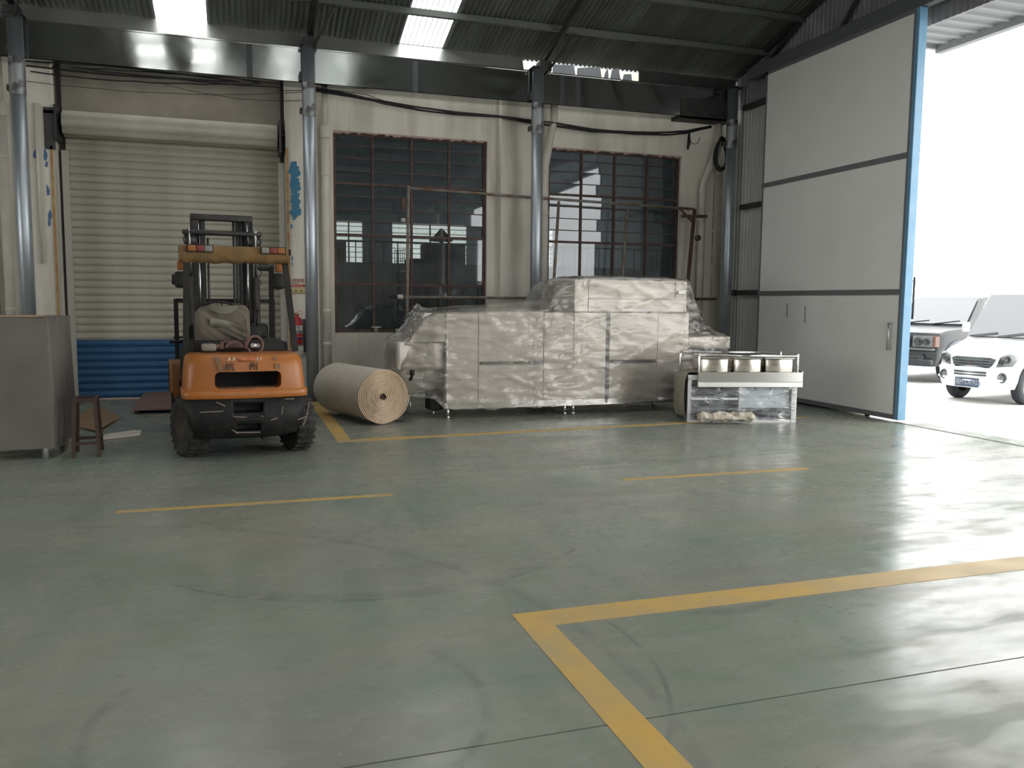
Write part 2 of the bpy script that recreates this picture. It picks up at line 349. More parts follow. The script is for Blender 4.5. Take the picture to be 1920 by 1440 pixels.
tag(MB().box((.745, YP-.02, 0), (.775, YP, 3.72)).build('trim_2', mat('rusty_yellow_edge', (0.42, 0.30, 0.13), .8, col2=(0.30, 0.14, 0.05), scale=8)), 'rust-stained yellow edge strip right of the roller shutter', 'edge strip', kind='structure')
tag(MB().box((-2.365, YP-.02, 0), (-2.335, YP, 3.55)).build('trim_3', MATS['rusty_yellow_edge']), 'rust-stained yellow edge strip left of the roller shutter', 'edge strip', kind='structure')
for n, x in ((4, -2.30), (5, .69)): tag(MB().box((x, 13.26, 3.98), (x+.05, 13.33, 4.78)).build('trim_%d' % n, M_black), 'black post at the %s end of the lintel above the roller shutter' % ('left' if n == 4 else 'right'), 'post', kind='structure')
tag(MB().cyl((-2.52, YP-.03, 1.95), (-2.52, YP-.03, 4.1), .018, seg=8).build('trim_6', M_pvc), 'thin cream conduit on the pilaster left of the shutter', 'conduit', kind='structure')

# ---- windows with many small panes, security bars behind
M_glass = see_through('old_window_glass', (0.80, 0.84, 0.86), .07, (0.42, 0.46, 0.49), .015, 1.5, haze_var=.045, hscale=2.5)
def window(name, o, label, seed):
    x0, x1, z0, z1 = o; random.seed(seed)
    r = empty(name, ((x0+x1)/2, 13.26, z0), label=label, cat='window', kind='structure'); cx = (x0+x1)/2
    wd = x1-x0; xs = [x0+wd*i/4 for i in range(5)]; zs = [z0, 1.74, 2.50, 3.28, z1]
    for i, x in enumerate(xs):
        t = .045 if i in (0, 4) else .034; sx = x+(.5*t if i == 0 else -.5*t if i == 4 else 0)
        MB().box((sx-t/2-cx, -.025, 0), (sx+t/2-cx, .025, z1-z0)).build('mullion', M_rust, r)
    for i, z in enumerate(zs):
        t = .05 if i in (0, 4) else .036; sz = z+(.5*t if i == 0 else -.5*t if i == 4 else 0)
        MB().box((x0-cx, -.022, sz-t/2-z0), (x1-cx, .022, sz+t/2-z0)).build('transom', M_rust, r)
    pm = {}
    for i in range(4):
        for j in range(4):
            n = 4 if j >= 2 else 1
            h = (zs[j+1]-zs[j])/n
            if n not in pm:
                pm[n] = (MB().box((-wd/8+.012, -.002, -h/2+.004), (wd/8-.012, .002, h/2-.004)).mesh('pane', M_glass), MB().box((-wd/8, -.012, -.007), (wd/8, .012, .007)).mesh('glazing_bar', M_rust))
            for q in range(n):
                inst('pane', pm[n][0], r, ((xs[i]+xs[i+1])/2-cx, 0, zs[j]+h*(q+.5)-z0), (math.radians(random.uniform(-.5, .5)), 0, math.radians(random.uniform(-.5, .5))))
                if q: inst('glazing_bar', pm[n][1], r, ((xs[i]+xs[i+1])/2-cx, 0, zs[j]+h*q-z0))
    nb = 11; bar = MB().cyl((0, 0, 0), (0, 0, 1.42), .009, seg=6).mesh('security_bar', M_dark)
    for i in range(nb): inst('security_bar', bar, r, (x0+wd*(i+.6)/nb-cx, .12, .03))
    MB().box((x0-cx, .11, 1.42), (x1-cx, .13, 1.445)).build('security_rail', M_dark, r)
    e = MB()   # broken plaster edge under the lintel
    for i in range(40):
        a = x0+wd*i/40; e.box((a-cx, -.09, z1-z0-random.uniform(.012, .04)), (a+wd/40-cx, .0, z1-z0+.002))
    e.build('broken_plaster_edge', mat('plaster_crumbs', (0.34, 0.25, 0.22), .9), r)
    return r
window('window_1', W1, 'dark red steel window with many panes between roller shutter and pilaster', 3)
window('window_2', W2, 'dark red steel window with many panes above the wrapped machine at right', 4)

# ---- room behind the windows
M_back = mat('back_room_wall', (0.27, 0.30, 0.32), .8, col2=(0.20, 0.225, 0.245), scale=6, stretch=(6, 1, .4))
br = MB()
YF = 19.0
holes = [(2.10, 2.72, 2.33, 3.24), (3.38, 5.14, 2.33, 3.24), (6.2, 7.3, 2.3, 3.2)]
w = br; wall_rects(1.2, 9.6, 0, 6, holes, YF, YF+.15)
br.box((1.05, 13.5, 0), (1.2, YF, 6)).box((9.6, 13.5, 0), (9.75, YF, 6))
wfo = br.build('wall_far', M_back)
MB().box((1.2, YF-.06, 0), (9.6, YF-.005, 2.33)).build('dark_lower_band', mat('dark_lower_grey', (0.06, 0.065, 0.066), .7), wfo)  # lower part of the far wall set darker by a thin slab
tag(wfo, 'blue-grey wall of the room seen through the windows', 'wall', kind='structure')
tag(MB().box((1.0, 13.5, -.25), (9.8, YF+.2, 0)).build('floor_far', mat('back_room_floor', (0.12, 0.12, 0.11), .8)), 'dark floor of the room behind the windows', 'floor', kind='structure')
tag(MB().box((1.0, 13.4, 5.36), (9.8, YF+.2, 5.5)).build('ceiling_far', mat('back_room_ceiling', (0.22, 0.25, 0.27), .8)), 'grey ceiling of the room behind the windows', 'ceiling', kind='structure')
M_frost = see_through('frosted_pane', (0.42, 0.43, 0.41), .15, (0.8, 0.8, 0.75), .3)
for n, (a, c, z0, z1) in enumerate(holes):
    r = empty('window_%d' % (n+3), ((a+c)/2, YF+.03, z0), label='bright barred window on the far wall, %s' % ['small one at the left', 'wide one in the middle behind the capped cabinet', 'one behind the right window'][n], cat='window', kind='structure')
    wd = c-a
    MB().box((-wd/2, .04, 0), (wd/2, .045, z1-z0)).build('pane', M_frost, r)
    MB().box((-.015, 0, 0), (.015, .03, z1-z0)).build('mullion', M_dark, r)
    nb = MB().cyl((-wd/2, 0, 0), (wd/2, 0, 0), .008, seg=6).mesh('window_bar', M_dark)
    for k2 in range(1, 8): inst('window_bar', nb, r, (0, .01, (z1-z0)*k2/8))
    portal('far_window_daylight', ((a+c)/2, YF+.25, (z0+z1)/2), (-PI/2, 0, 0), wd, z1-z0)

# ---- right gable wall: ribbed white sandwich panels, door opening
M_panel = mat('white_sandwich_panel', (0.56, 0.57, 0.54), .5, col2=(0.50, 0.51, 0.48), scale=1.2)
M_header = mat('weathered_header_sheet', (0.25, 0.25, 0.26), .6, col2=(0.19, 0.19, 0.2), scale=3)
XR = 8.25
RY0, RZ0, RS = 12.85, 5.33, .28       # roof plane: z = RZ0 + RS*(12.8 - y)
RIDGE = 2.2
def roof_z(y): return RZ0+RS*(12.8-y) if y >= RIDGE else RZ0+RS*(12.8-(2*RIDGE-y))
def ribbed(ya, yb, z0, zf, m, name, parent=None, pitch=.095):
    q = MB(); n = max(1, round((yb-ya)/pitch)); p = (yb-ya)/n; vs = []; ln = []
    for i in range(n):
        y = ya+i*p
        for dy, dx in ((0, 0), (.62, 0), (.7, -.010), (.92, -.010)): ln.append((y+dy*p, XR+dx))
    ln.append((yb, XR))
    for (y, x) in ln: vs += [(x, y, z0), (x, y, zf(y)), (XR+.05, y, z0), (XR+.05, y, zf(y))]
    fs = []
    for i in range(len(ln)-1): a, c = 4*i, 4*i+4; fs += [(a, c, c+1, a+1), (a+2, a+3, c+3, c+2), (a, a+2, c+2, c), (a+1, c+1, c+3, a+3)]
    fs += [(0, 1, 3, 2), (len(vs)-4, len(vs)-2, len(vs)-1, len(vs)-3)]
    q.add(vs, fs); return q.build(name, m, parent)
wr = tag(ribbed(DOOR_Y1, 13.17, 0, lambda y: 4.78, M_panel, 'wall_right'), 'ribbed off-white panel wall at the right beside the sliding door', 'wall', kind='structure')
ribbed(DOOR_Y1, 13.3, 4.78, lambda y: roof_z(y)+.02, M_header, 'gable_panel', wr)
ribbed(DOOR_Y0, DOOR_Y1, DOOR_H, lambda y: roof_z(y)+.02, M_header, 'header_panel', wr)
ribbed(-8.3, DOOR_Y0, 0, lambda y: roof_z(y)+.02, M_panel, 'wall_panel', wr)
for z in (4.76, 3.12, 1.68): MB().box((8.15, 9.4, z-.04), (8.24, 12.5, z+.04)).build('girt', M_dark, wr)
MB().cyl((8.02, 12.62, 1.68), (8.22, 12.62, 1.68), .05, seg=12).build('girt_end', M_dark, wr)
MB().box((8.02, DOOR_Y0-.6, 5.13), (8.14, 12.2, 5.30)).box((8.10, DOOR_Y0-.6, 5.30), (8.14, 12.2, 5.36)).build('door_rail', mat('rail_steel', (0.14, 0.145, 0.16), .5, .3), wr)
for y in (12.0, 10.2, 8.4, 6.6): MB().beam((8.17, y, 5.30), (8.17, y-.9, roof_z(y-.9)-.1), .05, .05).build('gable_brace', M_dark, wr)
MB().beam((8.17, 12.7, 5.36), (8.17, 2.2, 8.18), .08, .1).build('gable_rafter', M_dark, wr)

# ---- sliding door leaf
M_leaf = mat('door_leaf_white', (0.86, 0.865, 0.83), .42, col2=(0.83, 0.835, 0.80), scale=1.5, bump=.02, bscale=60)
M_blueframe = mat('blue_door_frame', (0.13, 0.29, 0.45), .4, col2=(0.17, 0.33, 0.48), scale=5)
M_seam = mat('door_rail_grey', (0.16, 0.16, 0.17), .6)
dr = empty('door_2', (8.05, 10.1, 0), label='tall white sliding door leaf with grey cross rails and a blue edge', cat='sliding door', kind='structure')
D0, D1 = 8.56-10.1, 11.63-10.1
zz = [.06, 1.66, 3.36, 5.10]
for a, c in zip(zz, zz[1:]): bevel(MB().box((-.05, D0+.03, a+.03), (.05, D1-.03, c-.03)).build('door_panel', M_leaf, dr), .004)
for z in zz[1:3]: MB().box((-.062, D0+.03, z-.036), (.05, D1, z+.036)).build('cross_rail', M_seam, dr)
MB().box((-.055, D0+.02, .03), (.055, D1, .09)).build('bottom_rail', M_seam, dr)
MB().box((-.055, D0+.02, 5.07), (.055, D1, 5.12)).build('top_rail', M_seam, dr)
MB().box((-.055, D1-.035, .05), (.055, D1, 5.12)).build('end_rail', M_seam, dr)
bevel(MB().box((-.062, D0-.06, .03), (.062, D0+.0, 5.12)).build('blue_edge', M_blueframe, dr), .006)
MB().box((-.058, D0+.0, .05), (.05, D0+.035, 5.12)).build('edge_trim', M_seam, dr)
MB().cyl((-.10, D0+.14, .92), (-.10, D0+.14, 1.27), .013).cyl((-.10, D0+.14, .93), (-.05, D0+.14, .93), .01).cyl((-.10, D0+.14, 1.26), (-.05, D0+.14, 1.26), .01).build('handle', mat('handle_steel', (0.6, 0.6, 0.6), .3, .9), dr)
MB().cyl((.12, D0-.02, 1.32), (.12, D0-.02, 1.85), .014).cyl((.12, D0-.02, 1.34), (.05, D0-.02, 1.34), .01).cyl((.12, D0-.02, 1.8), (.05, D0-.02, 1.8), .01).build('outer_handle', M_dark, dr)
MB().lathe([(0, -.02), (.035, -.02), (.035, .02), (0, .02)], (0, D0+.55, .035), 'X', 16).box((-.03, D0+.47, .05), (.03, D0+.63, .08)).build('roller', M_dark, dr)
MB().lathe([(0, -.02), (.035, -.02), (.035, .02), (0, .02)], (0, D1-.5, .035), 'X', 16).build('roller', M_dark, dr)
for y, z, h in ((10.85, 1.30, .2), (10.42, 1.22, .25)): MB().prism([(y-10.1, z), (y-10.1+.03, z), (y-10.1+.035, z+h), (y-10.1+.012, z+h)], -.0512, -.0495, 'X').build('scuff_mark', mat('scuff', (0.30, 0.31, 0.30), .6), dr)

# ---- door canopy outside
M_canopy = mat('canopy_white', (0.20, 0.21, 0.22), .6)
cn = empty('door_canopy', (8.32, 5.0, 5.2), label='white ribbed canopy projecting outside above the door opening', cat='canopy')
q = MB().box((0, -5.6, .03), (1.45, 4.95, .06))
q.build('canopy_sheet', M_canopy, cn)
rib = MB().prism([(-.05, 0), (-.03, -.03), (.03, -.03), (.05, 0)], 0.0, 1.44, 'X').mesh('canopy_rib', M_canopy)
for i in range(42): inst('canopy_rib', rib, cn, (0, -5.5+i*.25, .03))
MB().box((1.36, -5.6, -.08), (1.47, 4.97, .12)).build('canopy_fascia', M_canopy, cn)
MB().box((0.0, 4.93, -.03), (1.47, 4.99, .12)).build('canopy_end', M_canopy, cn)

# ---- roof: corrugated sheets on purlins, two clear rooflight sheets
M_roof = mat('corrugated_sheet_grey', (0.165, 0.18, 0.165), .5, .35, col2=(0.115, 0.125, 0.115), scale=1.6, rough2=.65, stretch=(3, .4, 1))
M_roofold = mat('corrugated_sheet_dull', (0.125, 0.13, 0.115), .6, .25, col2=(0.09, 0.095, 0.085), scale=1.6, stretch=(3, .4, 1))
M_clear = see_through('clear_rooflight', (0.78, 0.79, 0.79), .06, (0.85, 0.88, 0.9), .3, 1.08)
ce = tag(MB().box((-9.0, RIDGE-.06, roof_z(RIDGE)+.05), (8.4, RIDGE+.06, roof_z(RIDGE)+.09)).build('ceiling', M_roofold), 'dark corrugated steel roof on purlins with clear rooflight sheets', 'roof', kind='structure')
SP = .676; X0 = -.98-12*SP
def sheet(m, s):
    q = MB(); vs = []; nw = 9; st = 6; n = nw*st
    ya, yb = 12.92, RIDGE
    for i in range(n+1):
        x = SP*1.015*i/n; d = .014*math.cos(2*PI*i/st)
        for y in ((ya, yb) if s > 0 else (2*RIDGE-ya, yb)): vs.append((x, y, roof_z(y)+d))
    return q.add(vs, [(2*i, 2*i+1, 2*i+3, 2*i+2) for i in range(n)], True).mesh('roof_sheet', m)
ms = {(m, s): sheet({'a': M_roof, 'b': M_roofold, 'c': M_clear}[m], s) for m in 'abc' for s in (1, -1)}
LIGHTS = {1: (12, 17), -1: (10, 12, 15, 17)}  # second slope's rooflights are unseen, added for more daylight inside
for s in (1, -1):
    for i in range(26):
        k2 = 'c' if i in LIGHTS[s] else ('b' if (i >= 20 and i % 3) or i < 10 else 'a')
        o = inst('rooflight_sheet' if k2 == 'c' else 'roof_sheet', ms[(k2, s)], ce, (X0+i*SP, 0, .002*(i % 2)))
        if k2 == 'c':
            yc = (12.92+RIDGE)/2 if s > 0 else 2*RIDGE-(12.92+RIDGE)/2
            portal('rooflight_daylight', (X0+(i+.5)*SP, yc, roof_z(yc)+.12), (-math.atan(RS)*s, 0, 0), SP, (12.92-RIDGE)/math.cos(math.atan(RS)))
pu = MB().box((-9.0, -.03, -.09), (8.2, -.024, 0)).box((-9.0, -.03, -.006), (8.2, .03, 0)).box((-9.0, -.03, -.09), (8.2, .03, -.084)).mesh('purlin', mat('purlin_steel', (0.12, 0.13, 0.12), .5, .4))
for s in (1, -1):
    for i in range(12):
        y = 11.95-.9*i
        if s > 0 and y < RIDGE: continue
        if s < 0: y = 2*RIDGE-y
        inst('purlin', pu, ce, (0, y, roof_z(y)-.015))
for x in (-6.25, -2.65, 1.08, 4.63):
    MB().tube([(x, 12.75, roof_z(12.75)-.17), (x, RIDGE, roof_z(RIDGE)-.17)], .045, 10).build('rafter', M_dark, ce)
    MB().tube([(x, RIDGE, roof_z(RIDGE)-.17), (x, 2*RIDGE-12.75, roof_z(12.75)-.17)], .045, 10).build('rafter', M_dark, ce)
    MB().tube([(x, 12.6, 5.0), (x+.28, 12.0, roof_z(12.0)-.1)], .02, 8).build('rafter_strut', M_dark, ce)
    MB().box((x-.09, 12.5, 5.05), (x+.09, 12.72, 5.2)).build('gusset_plate', M_dark, ce)
# ---- eaves gutter
gu = empty('eaves_gutter', (0, 12.88, 4.6), label='shiny galvanised box gutter running along the eaves above the back wall', cat='gutter')
gq = []
for a, c in ((-9.0, -2.62), (-2.62, 1.05), (1.05, 4.42), (4.42, 8.2)):
    MB().box((a+.004, -.165, 0), (c-.004, -.155, .475)).box((a+.004, -.165, 0), (c-.004, .15, .008)).box((a+.004, -.18, .47), (c-.004, -.14, .485)).build('gutter_length', M_gutter, gu)
MB().add([(-9.0, -.13, .48), (4.35, -.13, .48), (4.35, -.04, .71), (-9.0, -.04, .71)], [(0, 1, 2, 3)]).add([(-9.0, -.125, .48), (4.35, -.125, .48), (4.35, -.035, .71), (-9.0, -.035, .71)], [(3, 2, 1, 0)]).build('eaves_flashing', mat('eaves_flashing', (0.44, 0.45, 0.43), .35, .7), gu)
M_flashbit = mat('loose_flashing', (0.62, 0.66, 0.72), .4, .5)
random.seed(11)
x = 4.75
for wd in (.10, .42, .46, .12, .22, .2):
    MB().prism([(x, .49), (x+wd-.02, .49), (x+wd-.03-random.uniform(0, .04), .62+random.uniform(0, .08)), (x+random.uniform(0, .05), .60+random.uniform(0, .09))], -.06, -.055).build('loose_flashing', M_flashbit, gu); x += wd
MB().box((x+.1, -.06, .48), (8.2, -.05, .70)).build('eaves_flashing', M_dark, gu)
for x in (.25-.0, 2.62, 4.98, 5.25): MB().box((x-.04, -.1665, .005), (x+.04, -.1645, .465)).build('seam_patch', mat('sealant_patch', (0.05, 0.055, 0.055), .6), gu)
MB().box((7.1, -.19, -.03), (8.1, .15, .0)).box((7.1, -.19, -.03), (8.05, -.167, .3)).build('gutter_box', M_dark, gu)

# ---- remaining shell (behind and left of the camera)
wl = MB()
for a, c, z0, z1 in ((-8.4, ADDED_LW[0], 0, 5.4), (ADDED_LW[1], 13.5, 0, 5.4), (ADDED_LW[0], ADDED_LW[1], 0, ADDED_LW[2]), (ADDED_LW[0], ADDED_LW[1], ADDED_LW[3], 5.4)): wl.box((-9.2, a, z0), (-9.0, c, z1))
tag(wl.build('wall_left', M_wall), 'plain plastered left wall out of view', 'wall', kind='structure')
w = MB(); wall_rects(-9.2, 8.3, 0, 5.4, [(ADDED_FRONT[0], ADDED_FRONT[1], 0, ADDED_FRONT[2])], -8.6, -8.4)
tag(w.build('wall_front', M_wall), 'plain plastered wall behind the viewer', 'wall', kind='structure')
lg = MB()
lg.add([(-9.1, 13.0, 5.3), (-9.1, 2*RIDGE-13.0, 5.3), (-9.1, RIDGE, roof_z(RIDGE)+.1)], [(0, 1, 2)])
tag(lg.build('wall_gable', M_header), 'grey sheet gable above the left wall', 'wall', kind='structure')
# ---- ground outside
tag(MB().box((8.3, -40, -.3), (70, 60, -.02)).build('ground', mat('pale_concrete_yard', (0.60, 0.60, 0.58), .8, col2=(0.54, 0.54, 0.52), scale=.8)), 'pale sunlit concrete yard outside the door', 'ground', kind='structure')

# ================================================================ COLUMNS, PIPES, CABLES
CY = 12.60
for n, (x, lab) in enumerate(((-2.63, 'galvanised round steel column at the far left beside the shutter'), (1.05, 'galvanised round steel column with bolted bracket beside the fire extinguisher'),
               (4.53, 'galvanised round steel column standing between the two windows'), (8.02, 'galvanised round steel column in the corner beside the sliding door'))):
    r = empty('steel_column', (x, CY, 0), label=lab, cat='column', group='round steel columns along the back wall')
    MB().cyl((0, 0, 0), (0, 0, 5.12), .092, seg=28).build('shaft', M_galv, r)
    MB().box((-.13, -.13, 0), (.13, .13, .015)).build('base_plate', M_dark, r)
    MB().box((-.12, -.12, 5.08), (.12, .12, 5.10)).build('cap_plate', M_dark, r)
    MB().box((-.125, -.02, 4.62), (-.085, .1, 4.72)).box((-.125, -.02, 4.15), (-.085, .1, 4.22)).build('bracket', M_dark, r)
    MB().lathe([(.095, 4.1), (.097, 4.12), (.097, 4.55), (.095, 4.57)], (0, 0, 0), 'Z', 24).build('collar', mat('weathered_zinc', (0.30, 0.32, 0.32), .5, .6, col2=(.1, .1, .1), scale=7, lo=.5, hi=.6), r)
def downpipe(x, dx, zb, lab, y=13.02, rad=.062):
    r = empty('drain_pipe', (x, y, 0), label=lab, cat='pipe', group='cream drain pipes on the back wall')
    if dx: pts = [(0, -.06, 4.60), (0, -.06, zb+.22), (-.02, -.06, zb+.12), (dx+.02, .0, zb-.42), (dx, .0, zb-.52), (dx, .0, 0.0)]
    else: pts = [(0, 0, 4.05), (0, 0, 0)]
    MB().tube(pts, rad, 14).build('pipe_run', M_pvc, r)
    if not dx: MB().cyl((0.0, -.02, 4.0), (.0, -.02, 4.6), .045).lathe([(.045, 4.14), (rad+.006, 4.04), (rad+.006, 3.9)], (0, 0, 0), 'Z', 16).build('reducer', M_pvc, r)
    for z in (3.35, 1.3, .8) if not dx else (zb-.62, 2.9, 1.3): MB().lathe([(rad+.001, z), (rad+.007, z+.005), (rad+.007, z+.05), (rad+.001, z+.055)], (dx, 0, 0), 'Z', 16).build('coupling', M_pvc, r)
    return r
downpipe(1.31, 0, 0, 'straight cream drain pipe left of the first window')
downpipe(4.94, -.12, 4.2, 'cream drain pipe with an offset bend between the two windows')
downpipe(7.99, -.24, 4.0, 'cream drain pipe with a long offset bend right of the second window')
downpipe(-2.93, 0, 0, 'cream drain pipe at the far left edge behind the steel column')

def catenary(a, b, sag, n=14, jit=0.0):
    a, b = Vector(a), Vector(b); out = []
    for i in range(n+1):
        t = i/n; p = a.lerp(b, t); p.z -= sag*4*t*(1-t)
        if jit and 0 < i < n: p.z += random.uniform(-jit, jit); p.y += random.uniform(-jit, jit)
        out.append(p)
    return out
random.seed(2)
cb = empty('cable_bundle', (0, 12.92, 4.4), label='sagging bundle of black cables strung below the gutter above the windows', cat='cable')
path1 = [(1.15, 12.85, 4.55), (1.7, 12.9, 4.52), (2.187, 12.95, 4.47), (2.75, 12.95, 4.42), (3.292, 12.95, 4.39), (4.02, 12.95, 4.40), (4.5, 12.95, 4.36), (4.92, 12.93, 4.345), (5.6, 12.95, 4.30), (6.35, 12.95, 4.31), (7.0, 12.95, 4.345), (7.35, 12.95, 4.39), (7.83, 12.95, 4.52)]
for k2 in range(5):
    ph = random.uniform(0, 6)
    pts = [(x, y-12.92+.02*math.sin(k2*1.3+i), z-4.4+.022*math.sin(ph+i*.9)+random.uniform(-.006, .006)) for i, (x, y, z) in enumerate(path1)]
    MB().tube(pts, .011+.004*(k2 % 2), 6).build('cable', M_cable, cb)
MB().tube([(7.39, .0, -.03), (7.38, -.02, -.2), (7.36, -.02, -.3)], [.02, .03, .02], 8).build('cable_tail', M_cable, cb)
MB().tube([(7.5+.1*math.cos(t), 0, -.08+.12*math.sin(t)) for t in [PI+i*PI/8 for i in range(9)]], .006, 6).build('cable_loop', M_cable, cb)
MB().tube([(2.5, -.02, .0), (1.9, 0, .16), (1.4, 0, .18), (.6, 0, .1)], .005, 6).build('thin_wire', M_cable, cb)
cl = empty('cable_bundle', (0, 12.98, 4.55), label='black wires strung above the roller shutter', cat='cable')
for a, b, s, rd in (((-2.6, 0, .02), (.9, 0, .13), .07, .014), ((-2.55, 0, -.05), (.9, 0, .12), .09, .010), ((-2.4, .02, .07), (.7, .02, .02), .03, .009), ((-2.6, 0, -.18), (1.0, 0, -.02), .09, .004), ((-1.0, 0, -.05), (1.1, 0, -.12), .10, .004)):
    MB().tube(catenary(a, b, s, 16, .006), rd, 6).build('cable', M_cable, cl)
hc = empty('hose_coil', (7.96, 12.80, 4.06), label='coil of black hose hanging by the drain pipe in the corner', cat='hose')
random.seed(3)
for k2 in range(7):
    rx, rz_ = .12+random.uniform(-.03, .03), .25+random.uniform(-.05, .04); oy = random.uniform(-.04, .04)
    MB().tube([(rx*math.cos(t), oy+.02*math.sin(2*t), rz_*math.sin(t)-.02*k2*.3) for t in [2*PI*i/20 for i in range(20)]], .014, 6, closed=True).build('hose_loop', M_cable, hc)
# ---- pipe frame standing before the windows
pf = empty('pipe_frame', (2.52, 12.88, 0), label='rusty grey steel pipe frame standing in front of the windows', cat='pipe frame')
def pw(x, z, y=0.0): return (x-2.52, y, z)
MB().cyl(pw(2.50, 0), pw(2.545, 3.24), .026).build('post', M_rustpipe, pf)
MB().cyl(pw(2.52, 3.205), pw(7.5, 3.10), .022).build('top_rail', M_rustpipe, pf)
MB().cyl(pw(2.45, 1.545), pw(8.0, 1.57), .022).build('lower_rail', M_rustpipe, pf)
for xt, xb in ((5.016, 4.90), (6.25, 6.13)): MB().cyl(pw(xt, 3.12), pw(xb, .9), .024).build('upright', M_rustpipe, pf)
MB().box((-.09, -.03, 2.88), (-.02, .03, 3.06)).build('bracket', M_rust, pf)
MB().lathe([(0, -.03), (.03, -.03), (.03, .03), (0, .03)], (-.06, 0, 2.72), 'X', 10).build('insulator', M_pvc, pf)
MB().lathe([(0, -.05), (.035, -.05), (.035, .03), (0, .03)], (-.1, 0, 1.55), 'X', 10).build('insulator', M_pvc, pf)
ts = empty('rusty_pipe_stand', (7.46, 12.78, 0), label='rusty brown pole with a short crossbar and brace right of the second window', cat='stand')
MB().cyl((-.22, 0, 0), (.0, 0, 3.09), .032).build('pole', M_rust, ts)
MB().beam((-.24, 0, 2.965), (.24, 0, 2.975), .05, .05).build('crossbar', M_rust, ts)
MB().beam((-.28, 0, 3.10), (-.0, 0, 3.08), .03, .03).build('top_arm', M_rust, ts)
MB().beam((-.26, 0, 3.07), (-.02, 0, 2.86), .03, .03).build('brace', M_rust, ts)
MB().lathe([(0, -.02), (.05, -.02), (.05, .02), (0, .02)], (.05, -.05, 2.60), 'Y', 14).build('knob', M_dark, ts)
# ================================================================ FORKLIFT  (local: x right, y forward = away from the viewer, origin under the rear axle)
M_orange = mat('orange_paint', (0.35, 0.115, 0.018), .42, col2=(0.25, 0.085, 0.019), scale=2.2, lo=.5, hi=.8, rough2=.55)
M_orange2 = mat('dull_orange_paint', (0.28, 0.10, 0.025), .6, col2=(0.2, 0.09, 0.035), scale=3)
M_lowblack = mat('scuffed_black_casting', (0.011, 0.011, 0.011), .6, col2=(0.024, 0.022, 0.02), scale=9, lo=.5, hi=.7, bump=.2, bscale=25, spec=.25)
M_scuff = mat('bare_scratch', (0.32, 0.25, 0.19), .7)
M_cloth = mat('grey_seat_cloth', (0.165, 0.142, 0.112), .9, col2=(0.125, 0.107, 0.085), scale=5, bump=.3, bscale=14)
M_clothlight = mat('pale_seat_cloth', (0.21, 0.198, 0.16), .9, bump=.2, bscale=80)
M_tan = mat('tan_rag', (0.20, 0.115, 0.04), .9, col2=(0.13, 0.08, 0.035), scale=7, bump=.4, bscale=16)
FK = empty('forklift', (.043, 8.49, 0), math.radians(5.2), label='orange and black forklift truck parked with its counterweight towards the viewer', cat='forklift')
def plan(hw, yr, bow, corner, n=9):                     # rear outline of the casting in plan, from left to right
    pts = []
    for i in range(n+1):
        u = -1+2*i/n; pts.append((u*(hw-corner), yr+bow*(u*u)))
    c = corner; pts = [(-hw, yr+bow+c*1.6), (-hw+.15*c, yr+bow+c*.75), (-hw+.5*c, yr+bow+c*.22)] + pts + [(hw-.5*c, yr+bow+c*.22), (hw-.15*c, yr+bow+c*.75), (hw, yr+bow+c*1.6)]
    return pts
def casting(levels, yf):
    rings = []
    for z, hw, yr, bow, co in levels:
        p = plan(hw, yr, bow, co); rings.append([(x, y, z) for x, y in p]+[(hw, yf, z), (-hw, yf, z)])
    n = len(rings[0]); vs = [v for r in rings for v in r]; fs = []
    for i in range(len(rings)-1):
        for k2 in range(n): fs.append((i*n+k2, i*n+(k2+1) % n, (i+1)*n+(k2+1) % n, (i+1)*n+k2))
    fs += [tuple(range(n))[::-1], tuple(range((len(rings)-1)*n, len(rings)*n))]
    return MB().add(vs, fs, True)
cwt = casting([(.655, .545, -.455, .05, .10), (.70, .547, -.455, .05, .10), (.88, .530, -.445, .05, .11), (.94, .520, -.43, .05, .12), (.970, .503, -.41, .05, .12), (.983, .475, -.375, .04, .12), (.985, .42, -.32, .03, .10)], .12).build('counterweight', M_orange, FK)
rr = MB().rbox((-.285, -.8, .672), (.305, -.12, .830), .045, 3)
cut(cwt, [rr])
for p in cwt.data.polygons: p.use_smooth = True
md = cwt.modifiers.new('es', 'EDGE_SPLIT'); md.split_angle = math.radians(35)
MB().box((-.31, -.16, .64), (.33, .10, .87)).build('radiator_recess', mat('radiator_black', (0.006, 0.006, 0.006), .9), cwt)
MB().rbox((-.29, -.40, .656), (.31, -.14, .676), .006).build('recess_sill', mat('dusty_orange', (0.22, 0.13, 0.07), .8), cwt)
rim = casting([(.585, .562, -.478, .05, .09), (.59, .566, -.482, .05, .09), (.645, .566, -.482, .05, .09), (.658, .558, -.472, .05, .09)], .12).build('rim_band', M_orange, FK)
low = casting([(.20, .35, -.36, .03, .10), (.23, .475, -.43, .04, .12), (.36, .525, -.455, .05, .10), (.587, .558, -.470, .05, .09)], -.02).build('lower_counterweight', M_lowblack, FK)
cut(low, [MB().rbox((-.135, -.7, .445), (.135, -.3, .535), .02), MB().rbox((-.11, -.7, .275), (.11, -.32, .345), .02)])
for x0, z0, x1, z1 in ((-.13, .42, -.02, .41), (-.02, .41, .05, .385), (.05, .39, .13, .415), (-.11, .27, .10, .262), (-.15, .30, -.10, .262), (.2, .37, .26, .39), (.45, .36, .54, .385), (.54, .40, .565, .53), (.50, .30, .55, .42), (-.42, .47, -.22, .475), (-.28, .56, -.2, .52), (.33, .565, .42, .562), (.30, .42, .31, .5)):
    def yy(x): return -.47+.05*(abs(x)/.5)**2+.02*max(0, (.45-max(z0, z1))/.2)-.004
    MB().beam((x0, yy(x0), z0), (x1, yy(x1), z1), .004, .006).build('scratch', M_scuff, low)
